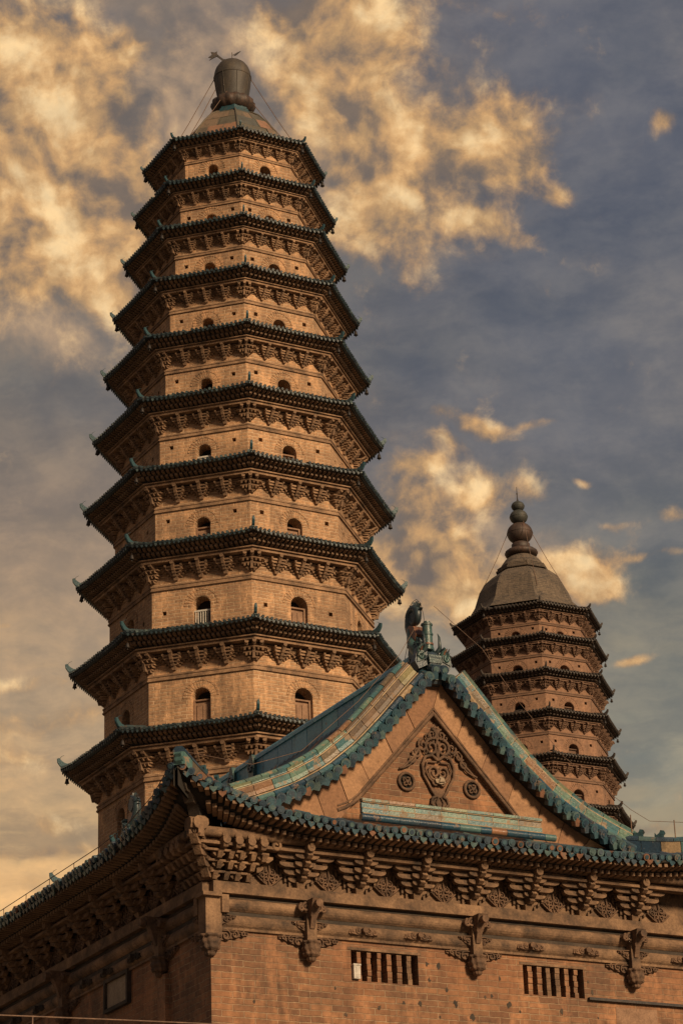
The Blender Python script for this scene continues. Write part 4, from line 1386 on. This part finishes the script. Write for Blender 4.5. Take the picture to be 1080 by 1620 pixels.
sl.build('barge_slab_facing', 'barge_stone', bargeo)
# round moulding along the inner edge
ml = MB()
for sx in (-1, 1):
    for off, rr, cc in ((.0, .034, .10), (.075, .018, .112)):
        ml.tube([fg.p(sx * t, fin(t) + off, cc) for t in arc_pts(0, 1.72 if sx > 0 else 1.5, 8)] + ([fg.p(sx * t, fin(t) + off + z_, cc) for t, z_ in ((1.62, .03), (1.76, .09), (1.92, .2))] if sx < 0 else []), rr, 8)
ml.build('inner_moulding', 'carved_clay', bargeo)

# carved pediment relief
cvm = MB()
fc = Fr((GU + .08, GY, 0), (1, 0, 0), (0, 0, 1), (0, -1, 0))


def cv(pts, r, c=.045, n=6):
    m_ = sum(a for a, b in pts) / len(pts)
    if abs(pts[0][0]) < .06 or len(pts) < 9: pts = [(a * .70, b + .15 * abs(a)) for a, b in pts]
    else: pts = [(m_ * .68 + (a - m_) * .86, b + .15 * abs(m_)) for a, b in pts]
    cvm.tube([fc.p(a, b, c) for a, b in pts], r if isinstance(r, (list, tuple)) else [r * (1 - .3 * i / len(pts)) for i in range(len(pts))], n)


for sx in (-1, 1):
    # vase-shaped central frame
    cv([(0, 12.60), (sx * .16, 12.66), (sx * .34, 12.60), (sx * .44, 12.44), (sx * .42, 12.26), (sx * .30, 12.14), (sx * .20, 12.02), (sx * .10, 11.94)], .032)
    cv([(sx * .05, 12.56), (sx * .30, 12.52), (sx * .36, 12.38), (sx * .28, 12.24), (sx * .12, 12.16)], .02)
    cv(spiral(sx * .13, 12.36, .13, 1.5, -PI / 2, sx), .028)
    cv(spiral(sx * .12, 12.20, .08, 1.2, PI / 2, sx), .02)
    # foot
    cv([(sx * .08, 11.96), (sx * .20, 11.90), (sx * .24, 11.80), (sx * .14, 11.76), (sx * .12, 11.66), (0, 11.56)], .028)
    cv([(sx * .03, 11.95), (sx * .1, 11.84), (sx * .04, 11.72)], .018)
    # scrolls climbing to the apex
    cv(spiral(sx * .17, 12.80, .15, 1.5, PI * (.5 if sx > 0 else .5), -sx), .030)
    cv(spiral(sx * .13, 13.04, .10, 1.4, PI / 2, sx), .024)
    cv(spiral(sx * .26, 12.98, .07, 1.2, 0, sx), .018)
    cv([(0, 12.62), (sx * .05, 12.85), (sx * -.03, 13.0), (sx * .05, 13.2)], .024)
    # scrolls trailing down the slopes
    cv(spiral(sx * .42, 12.78, .11, 1.4, PI / 2, -sx), .025)
    cv(spiral(sx * .60, 12.62, .10, 1.3, PI, -sx), .024)
    cv(spiral(sx * .74, 12.47, .085, 1.3, PI / 2, sx), .021)
    cv([(sx * .5, 12.72), (sx * .68, 12.5), (sx * .86, 12.36), (sx * .98, 12.26), (sx * 1.08, 12.22)], .026)
    cv([(sx * .62, 12.5), (sx * .8, 12.34), (sx * 1.0, 12.24)], .018)
    cv(spiral(sx * .33, 12.68, .06, 1.1, 0, -sx), .016)
for zz_ in (13.10, 13.16):
    cv([(-.09, zz_), (0, zz_ + .03), (.09, zz_)], .016)
cvm.prism(fc, [(-.10, 11.9), (-.20, 11.82), (-.10, 11.74), (0, 11.56), (.10, 11.74), (.20, 11.82), (.10, 11.9), (.12, 12.1), (-.12, 12.1)], 0, .028)
cvm.prism(fc, [(-.02, 12.9), (.02, 12.9), (.15, 13.0), (.08, 13.2), (0, 13.3), (-.08, 13.2), (-.15, 13.0)], 0, .02)
cvm.build('scroll_carving', 'carved_clay', gable_o)
pc = MB(); pc.prism(fc, [(-.08, 12.19), (.02, 12.17), (.10, 12.21), (.06, 12.29), (.0, 12.31), (-.03, 12.26), (-.10, 12.25)], .05, .10); pc.prism(fc, [(-.03, 12.2), (.08, 12.215), (.05, 12.28), (-.01, 12.28)], .10, .13)
pc.build('broken_plaster', 'tan_board', gable_o)
for sx in (-.62, .66):
    rm = MB(); f = fc.at(sx, 12.17, 0)
    N_ = 26
    rm.tube([f.p(.145 * math.cos(2 * PI * i / N_), .145 * math.sin(2 * PI * i / N_), .03) for i in range(N_ + 1)], .028, 6, cap=False)
    rm.disc(f, .03, 0, .06, 8)
    for q in range(4):
        a0 = q * PI / 2 + .4
        rm.tube([f.p(r * math.cos(a0 + tw), r * math.sin(a0 + tw), .035) for r, tw in ((.03, 0), (.06, .1), (.085, .45), (.075, .9), (.055, 1.1))], .019, 5)
    ro = rm.build('roundel', 'carved_clay', gable_o)
    rm = MB(); rm.disc(f, .135, .0, .006, 20); rm.build('roundel_ground', 'recess_dark', ro)

# lower ridge (in front of the gable)
lr = MB(); y_ = .40; fl = Fr((0, y_, 0), (1, 0, 0), (0, 0, 1), (0, -1, 0))
x0_, x1_ = 2.95, 6.40
rr_ = random.Random(5)
for (z0, z1, c0, c1, step, mat_) in ((11.395, 11.47, 0, .03, .52, 'a'), (11.48, 11.555, 0, .03, .52, 'a')):
    pass
bl = MB(); x = x0_ - .02
while x < x1_:
    xe = min(x + .50, x1_)
    bl.box(fl, x + .006, xe - .006, 11.385, 11.455, -.05, .03); bl.box(fl, x + .006, xe - .006, 11.465, 11.555, -.05, .015)
    bl.box(fl, x + .004, xe - .004, 11.575, 11.62, -.05, .05)
    x = xe
lro = bl.build('skirt_ridge', 'block_glaze', hall)
ln = MB()
for z0 in (11.368, 11.455, 11.558): ln.box(fl, x0_, x1_, z0, z0 + .014, -.05, .035)
x = x0_ + .48
while x < x1_:
    ln.box(fl, x - .006, x + .006, 11.385, 11.56, -.05, .022); x += .50
ln.build('mortar_joint', 'mortar_line', lro)
tb = MB(); x = x0_ - .10
while x < x1_ + .16:
    xe = min(x + rr_.uniform(.2, .42), x1_ + .18)
    tb.tube([fl.p(x, 11.27, .13), fl.p(xe - .006, 11.27, .13)], .062, 8); x = xe
tb.build('row_tile', 'tube_glaze', lro)

# verge ridges on both gable slopes and descending to the corners
cnt = 0


def sweep_blocks(mb, pts, nsteps, prof, gap=.008):
    """pts: function t->(Vector pos, Vector up, Vector side); one island per block"""
    for i in range(nsteps):
        t0, t1 = i / nsteps, (i + 1) / nsteps
        p0, u0, s0 = pts(t0); p1, u1, s1 = pts(t1)
        d_ = (p1 - p0); L_ = d_.length; d_ = d_ / L_
        p0 = p0 + d_ * gap; p1 = p1 - d_ * gap
        n = len(prof)
        A = [p0 + s0 * a + u0 * b for a, b in prof]; B = [p1 + s1 * a + u1 * b for a, b in prof]
        mb.add(A + B, [list(range(n)), list(range(n, 2 * n))[::-1]] + [[i_, n + i_, n + (i_ + 1) % n, (i_ + 1) % n] for i_ in range(n)])


SIDEV = Vector((0, -1, 0))
for sx in (-1, 1):
    tmax = 3.75
    # arc-length param
    T = [tmax * i / 60 for i in range(61)]
    P = [Vector((GU + sx * t, 0, fd(t))) for t in T]
    cum = [0]
    for a, b in zip(P[:-1], P[1:]): cum.append(cum[-1] + (b - a).length)

    def at_(s, sx=sx, cum=cum, T=T):
        s = max(0, min(1, s)) * cum[-1]
        for i in range(60):
            if cum[i + 1] >= s:
                f = (s - cum[i]) / (cum[i + 1] - cum[i]); t = T[i] + (T[i + 1] - T[i]) * f; break
        p = Vector((GU + sx * t, 0, fd(t)))
        e_ = .12
        tg = Vector((sx * 2 * e_, 0, fd(t + e_) - fd(abs(t - e_)) if t > e_ else (fd(t + e_) - fd(t)) * 2)).normalized()
        upn = Vector((-tg.z, 0, tg.x)) * sx
        if upn.z < 0: upn = -upn
        return p, upn, SIDEV, tg
    LEN = cum[-1]
    # tile ends along the verge
    ve = MB(); n = int(LEN / .195)
    for i in range(n):
        p, u_, s_, tg = at_((i + .4) / n)
        c = Vector((p.x, VY, p.z)) + u_ * .03
        nv_ = (SIDEV * .92 + tg * .25 - Vector((0, 0, .22))).normalized()
        a = u_.cross(nv_).normalized(); b = nv_.cross(a); f = Fr(c, a, b, nv_)
        ve.disc(f, .086, -.03, .05, 10); ve.disc(f, .055, .05, .06, 8)
        ve.tube([f.p(0, 0, -.02), f.p(0, .02, -.35)], .075, 8, cap=False)
        c2_ = Vector((p.x, VY, p.z)) + tg * (LEN / n * .5) + u_ * -.02
        f = Fr(c2_, a, b, nv_)
        ve.prism(f, [(-.075, .04), (-.06, -.05), (0, -.10), (.06, -.05), (.075, .04)], -.08, .02)
    # dark under-board
    vb = ve.build('verge_tile', 'eave_tile', hall)
    PT = lambda y_, k=0: (lambda s: (lambda q: (Vector((q[0].x, y_, q[0].z)), q[1], SIDEV))(at_(.07 + .93 * s)))
    un = MB(); sweep_blocks(un, PT(VY + .08), 30, [(.06, -.03), (.06, .03), (-.3, .05), (-.3, -.03)], 0); un.build('verge_board', 'soffit_dark', vb)
    bt = MB(); sweep_blocks(bt, PT(VY + .05), int(LEN / .33), [(.05, .08), (.07, .12), (.05, .165), (0, .18), (-.05, .165), (-.07, .12), (-.05, .08)]); bt.build('row_tile', 'tube_glaze', vb)
    ml_ = MB(); sweep_blocks(ml_, PT(VY + .12), 16, [(.03, .18), (.03, .20), (-.2, .20), (-.2, .18)], 0); sweep_blocks(ml_, PT(VY + .12), 16, [(.02, .375), (.02, .392), (-.2, .392), (-.2, .375)], 0)
    sweep_blocks(ml_, PT(VY + .12), 16, [(.0, .21), (.0, .36), (-.2, .36), (-.2, .21)], 0)
    ml_.build('mortar_joint', 'mortar_line', vb)
    nblk = int(LEN / .40)
    up_n = int(nblk * (.42 if sx < 0 else 0.0))
    for part, (i0, i1, mt) in enumerate(((0, up_n, 'brown_block'), (up_n, nblk, 'block_glaze'))):
        if i1 <= i0: continue
        wbk = MB()

        def seg(s, i0=i0, i1=i1): return PT(VY + .14)((i0 + (i1 - i0) * s) / nblk)
        sweep_blocks(wbk, seg, i1 - i0, [(.0, .203), (.045, .215), (.028, .28), (.035, .30), (.05, .37), (-.2, .37), (-.2, .203)], .007)
        sweep_blocks(wbk, seg, i1 - i0, [(.0, .395), (.03, .40), (.025, .42), (.04, .455), (-.2, .455), (-.2, .395)], .007)
        wbk.build('ridge_block', mt, vb)
    cpb = MB(); sweep_blocks(cpb, PT(VY + .24), int(LEN / .33), [(.07, .457), (.08, .48), (.05, .515), (0, .53), (-.05, .515), (-.08, .48), (-.07, .457)]); cpb.build('cap_tile', 'block_glaze', vb)

# hip ridges to both front corners
for sx in (-1, 1):
    A = Vector((GU + sx * 3.65, GY - .15, fd(3.65) + .18)); B = eave_pt('R', -E0 + .02 if sx < 0 else HW + E0 - .02) + Vector((0, 0, .14))

    def hp(s, A=A, B=B, sx=sx):
        p = A.lerp(B, s); p.z -= .20 * math.sin(PI * s) * .8
        return p, Vector((0, 0, 1)), Vector((sx * .66, -.75, 0)) if False else Vector((.7, -.7 * 1, 0)) if sx < 0 else Vector((-.7, -.7, 0))
    hr = MB()
    sweep_blocks(hr, hp, 8, [(-.09, -.12), (.09, -.12), (.09, .08), (-.09, .08)], .006)
    ho = hr.build('hip_ridge', 'block_glaze' if sx < 0 else 'tube_glaze', hall)
    hc = MB(); sweep_blocks(hc, hp, 9, [(.10, .08), (.10, .12), (.05, .17), (-.05, .17), (-.10, .12), (-.10, .08)][::-1], .006); hc.build('cap_tile', 'eave_tile', ho)
    # corner dragon tile
    e = B; dv_ = Vector((sx * .7, -.7, 0))
    f = Fr(e, dv_, (0, 0, 1), dv_.cross(Vector((0, 0, 1))))
    cd = MB(); f = Fr(e + Vector((0, 0, -.04)), dv_ * .52, Vector((0, 0, .52)), dv_.cross(Vector((0, 0, 1))) * .55)
    cd.prism(f, [(-.32, -.16), (-.02, -.16), (.06, -.06), (.05, .06), (.10, .14), (.02, .20), (-.08, .17), (-.2, .14), (-.32, .14)], -.09, .09)
    cd.prism(f, [(-.1, -.1), (.05, -.04), (.04, .08), (-.1, .1)], -.12, .12)
    cd.tube([f.p(-.02, .18, .04), f.p(-.08, .24, .05), f.p(-.18, .25, .05)], [.02, .015, .008], 5); cd.tube([f.p(-.02, .18, -.04), f.p(-.08, .24, -.05), f.p(-.18, .25, -.05)], [.02, .015, .008], 5)
    cd.build('corner_dragon_tile', 'dragon_glaze', ho)
    # small seated beasts on the hip
    for s in (.42, .62) if sx < 0 else (.12, .25, .78):
        p = hp(s)[0] + Vector((0, 0, .15))
        f = Fr(p, dv_ * .8, (0, 0, .8), dv_.cross(Vector((0, 0, 1))) * .8)
        bs = MB()
        bs.prism(f, [(-.10, 0), (.07, 0), (.06, .07), (.10, .12), (.08, .17), (.0, .19), (-.03, .13), (-.09, .09), (-.13, .15), (-.14, .05)], -.035, .035)
        bs.build('roof_beast', 'horn_glaze', ho)

# beast on the left eave and left-hand lightning wire
f = Fr((-.86, 4.25, 10.80), (0, 1, 0), (0, 0, 1), (1, 0, 0))

# main ridge
mr = MB(); yy0, yy1 = .95, HD - .95
fm = Fr((GU, 0, 0), (0, -1, 0), (0, 0, 1), (-1, 0, 0))
y = yy0; dec = (7.55, 8.45)
rp = MB()
while y < yy1:
    ye = min(y + .62, yy1)
    mr.box(fm, -ye + .008, -y - .008, 14.13, 14.50, -.11, .11); y = ye
mro = mr.build('main_ridge', 'blue_ridge', hall)
y = yy0; tp = MB(); tq = MB()
while y < yy1:
    ye = min(y + .40, yy1)
    tp.box(fm, -ye + .004, -y - .004, 14.50, 14.55, -.14, .14)
    tp.tube([(GU, y + .004, 14.60), (GU, ye - .004, 14.60)], .075, 8)
    tq.box(fm, -ye + .004, -y - .004, 14.06, 14.13, -.15, .15)
    tq.tube([(GU - .17, y + .004, 14.04), (GU - .17, ye - .004, 14.04)], .05, 7)
    y = ye
tp.build('ridge_cap', 'blue_ridge', mro); tq.build('ridge_foot', 'blue_ridge', mro)
for yd in (7.55, 8.45):
    fm2 = MB()
    f = fm.at(-yd, 14.30, .11)
    fm2.prism(f, [(-.10, -.2), (.10, -.2), (.12, .1), (.05, .32), (-.05, .32), (-.12, .1)], 0, .08)
    fm2.tube([f.p(x_, y_, .09) for x_, y_ in spiral(0, .05, .1, 1.3, 0, 1, 14)], .03, 5)
    fm2.build('ridge_boss', 'dragon_glaze', mro)


# dragon ornament (chiwen) on each end of the main ridge
def chiwen(y0, flip):
    sy = -1 if not flip else 1
    f = Fr((GU, y0, 0), (0, sy, 0), (0, 0, 1), (-1, 0, 0) if sy < 0 else (1, 0, 0))   # a = outward along the ridge
    f = f.at(0, -.12, 0)
    rc = random.Random(11)
    b = MB()
    # body rising from the ridge end, gaping head below
    b.prism(f, [(-.42, 14.60), (-.38, 14.20), (-.05, 14.0), (.14, 14.10), (.20, 14.34), (.10, 14.45), (.17, 14.60), (.06, 14.74), (-.02, 14.95), (-.12, 15.06), (-.26, 15.02), (-.33, 14.85)], -.12, .12)
    b.prism(f, [(.0, 14.02), (.34, 14.02), (.37, 14.1), (.33, 14.40), (.36, 14.50), (.22, 14.64), (.0, 14.6)], -.10, .10)
    b.prism(f, [(.30, 14.05), (.385, 14.08), (.36, 14.30), (.30, 14.38)], -.05, .05)
    b.taper(f.at(.30, 0, 0), .06, 14.40, 14.54, -.13, .13, .01, .02)
    b.prism(f, [(-.30, 14.72), (-.05, 14.58), (.08, 14.72), (.0, 14.88), (-.25, 14.96)], -.165, .165)
    b.taper(f.at(.11, 0, 0), .06, 13.84, 14.46, -.13, .13, .0, .02)
    root_ = b.build('ridge_dragon', 'dragon_glaze', hall)
    c = MB()
    c.tube([f.p(-.10, 14.85, 0), f.p(-.22, 15.02, .02), f.p(-.36, 15.16, .03), f.p(-.43, 15.32, .03), f.p(-.42, 15.46, .03)], [.13, .11, .10, .09, .085], 8)
    c.tube([f.p(x_, y_, .03) for x_, y_ in spiral(-.26, 15.44, .17, 1.7, PI * .95, -1, 34)], [.085 - .055 * i / 34 for i in range(35)], 8)
    c.disc(f, .13, -.05, .07, 16, -.26, 15.44)
    for i in range(9):       # fin rays along the back of the coil
        a_ = PI * (1.15 - i * .13)
        c.prism(f, [(-.26 + .20 * math.cos(a_ + .06), 15.44 + .20 * math.sin(a_ + .06)), (-.26 + .285 * math.cos(a_), 15.44 + .285 * math.sin(a_)), (-.26 + .20 * math.cos(a_ - .06), 15.44 + .20 * math.sin(a_ - .06))], -.01, .05)
    c.build('coiled_tail', 'dragon_dark', root_)
    c = MB(); c.tube([f.p(.02, 14.5, .02), f.p(-.06, 14.72, .08), f.p(-.2, 14.88, .10), f.p(-.3, 15.05, .06), f.p(-.32, 15.22, .05)], [.13, .13, .12, .10, .09], 9); c.build('dragon_neck', 'dragon_glaze', root_)
    h = MB(); hf = f.at(.10, 0, 0)
    h.tube([hf.p(.0, 14.72, 0), hf.p(.015, 14.95, 0), hf.p(.02, 15.20, 0)], [.10, .09, .085], 10)
    for z_ in (14.80, 14.98, 15.16): h.tube([hf.p(.012, z_, 0), hf.p(.014, z_ + .03, 0)], .105, 10)
    h.disc(Fr(hf.p(.02, 15.20, 0), (1, 0, 0), (0, 1, 0), (0, 0, 1)), .06, 0, .03, 12)
    h.build('sword_hilt', 'dragon_glaze', root_)
    j = MB()
    for sx in (-1, 1):
        j.tube([f.p(.12, 14.60, sx * .12), f.p(.27, 14.72, sx * .15), f.p(.26, 14.92, sx * .15), f.p(.21, 15.0, sx * .15)], [.045, .035, .02, .006], 6)
        j.tube([f.p(x_, y_, sx * .15) for x_, y_ in spiral(-.05, 14.42, .11, 1.4, 0, 1, 14)], .032, 6)
        j.tube([f.p(x_, y_, sx * .13) for x_, y_ in spiral(.08, 14.2, .08, 1.3, PI, -1, 14)], .028, 6)
        j.tube([f.p(x_, y_, sx * .14) for x_, y_ in spiral(-.22, 14.62, .09, 1.3, PI / 2, -1, 14)], .026, 6)
        j.tube([f.p(x_, y_, sx * .16) for x_, y_ in spiral(-.05, 14.78, .075, 1.3, PI / 2, 1, 12)], .024, 6)
        for q in range(12):  # mane spikes and scales
            a0 = f.p(rc.uniform(-.38, .12), rc.uniform(14.15, 14.95), sx * .12)
            a1 = a0 + f.a * rc.uniform(-.10, .08) + f.b * rc.uniform(.02, .12) + f.c * sx * rc.uniform(.05, .11)
            j.tube([a0, (a0 + a1) / 2 + f.b * .01, a1], [.035, .026, .006], 5)
    for q in range(6):
        a0 = f.p(-.38 + .02 * q, 14.55 + .09 * q, 0)
        j.tube([a0, a0 - f.a * .08 + f.b * .06], [.03, .004], 5)
    j.build('dragon_mane', 'dragon_dark', root_)
    # orange fin hanging below the coil
    o_ = MB(); o_.prism(f, [(-.40, 15.22), (-.28, 15.28), (-.13, 15.22), (-.06, 15.05), (-.12, 14.86), (-.17, 14.98), (-.2, 15.12), (-.30, 15.0)], -.05, .13); o_.build('dragon_fin', 'orange_glaze', root_)
    # verge-top beasts either side (facing down the gable slopes)
    for sx in (-1, 1):
        g_ = MB()
        f2 = Fr((GU + sx * .24, y0 + (-.2 if not flip else .2), 14.42), (sx * .62, 0, 0), (0, 0, .8), (0, -sx * .7, 0))
        for q in range(10):
            a0 = f2.p(rc.uniform(-.15, .12), rc.uniform(-.1, .16), (.13 if sx > 0 else -.13)); a1 = a0 + f2.a * rc.uniform(-.08, .06) + f2.b * rc.uniform(.03, .11) + Vector((0, -.07, 0)); g_.tube([a0, a1], [.032, .006], 5)
        g_.prism(f2, [(-.22, -.2), (.08, -.32), (.20, -.16), (.16, .0), (.10, .06), (.05, .18), (-.02, .24), (-.06, .12), (-.2, .1)], -.12, .12)
        g_.prism(f2, [(-.1, -.1), (.14, -.18), (.12, .0), (.0, .1), (-.1, .1)], -.15, .15)
        g_.tube([f2.p(x_, y_, .15) for x_, y_ in spiral(.02, -.04, .09, 1.3, 0, 1, 12)], .028, 6)
        g_.tube([f2.p(x_, y_, -.15) for x_, y_ in spiral(.02, -.04, .09, 1.3, 0, 1, 12)], .028, 6)
        g_.build('verge_beast', 'dragon_glaze', root_)
    w = MB()
    w.tube([f.p(.06, 15.16, 0), f.p(.02, 15.4, 0), f.p(-.06, 15.64, 0), f.p(-.2, 15.76, 0), f.p(-.34, 15.76, .0), f.p(-.46, 15.66, .02), f.p(-.52, 15.4, .03), f.p(-.5, 15.0, .05), f.p(-.42, 14.7, .16)], .006, 4)
    w.build('stay_wire', 'iron', root_)
    return root_


chiwen(.98, False)
chiwen(HD - .98, True)

# lightning-rod wires
lw = MB()
A = [Vector((GU - .05, .5, 15.27)), Vector((5.4, .35, 14.55)), Vector((6.0, .3, 13.7)), Vector((6.9, .3, 12.75)), Vector((8.2, .3, 11.95)), Vector((8.5, .2, 11.75)), Vector((10.4, -.7, 11.62))]
lw.tube(A, .005, 4)
lw.tube([Vector((GU - .3, .7, 14.95)), Vector((GU - .75, .55, 14.3)), Vector((GU - 1.6, .5, 13.35)), Vector((GU - 2.7, .5, 12.35)), Vector((GU - 3.7, .3, 11.95)), Vector((-.95, -.9, 11.62))], .005, 4)
wl = []
for i in range(15):
    yv = -.9 + i * 1.1
    p = eave_pt('L', min(yv, HD + .5)); wl.append(p + Vector((.1, 0, .28)))
lw.tube(wl, .009, 4)
for p in wl[1:-1]: lw.tube([p, p - Vector((0, 0, .24))], .007, 4)
for x in (7.9, 8.8, 9.7): lw.tube([(x, -.1, 11.4), (x, -.1, 11.72)], .012, 4)
lw.build('lightning_wire', 'wire_rust', hall)

# left facade: pale shuttered box window and brick buttress below the first pendant
sh = MB(); sh.box(FLL, -4.02, -3.13, 8.66, 9.10, 0, .03); so2 = sh.build('wall_panel', 'tan_board', hall)
fr_ = MB()
for (a0, a1, z0, z1) in ((-4.08, -4.02, 8.60, 9.16), (-3.13, -3.07, 8.60, 9.16), (-4.02, -3.13, 8.60, 8.66), (-4.02, -3.13, 9.10, 9.16)):
    fr_.box(FLL, a0, a1, z0, z1, 0, .08)
fr_.build('panel_frame', 'dark_shade_clay', so2)
bt = MB(); bt.box(FLL, -1.80, -1.50, -GZ, 8.74, 0, .10); bt.build('buttress', 'hall_brick', hall)

# ------------------------------------------------------------------ cable in front of the hall
cb_ = MB()


def atdepth(px, py, y):
    d_ = pixdir(px, py); return d_ * (y / d_.y)


c_pts = [atdepth(-260, 1596, 33.0), atdepth(0, 1606, 33.5), atdepth(200, 1614, 34), atdepth(420, 1624, 34.5), atdepth(900, 1650, 36)]
cb_.tube([tuple(p) for p in c_pts], .011, 5)
p = atdepth(52, 1609, 33.6); cb_.tube([tuple(p), (p.x, p.y, p.z - .12)], .012, 5)
co = cb_.build('cable', 'wire_rust')
co['label'] = 'thin rusty overhead cable crossing the bottom left in front of the hall wall'; co['category'] = 'cable'
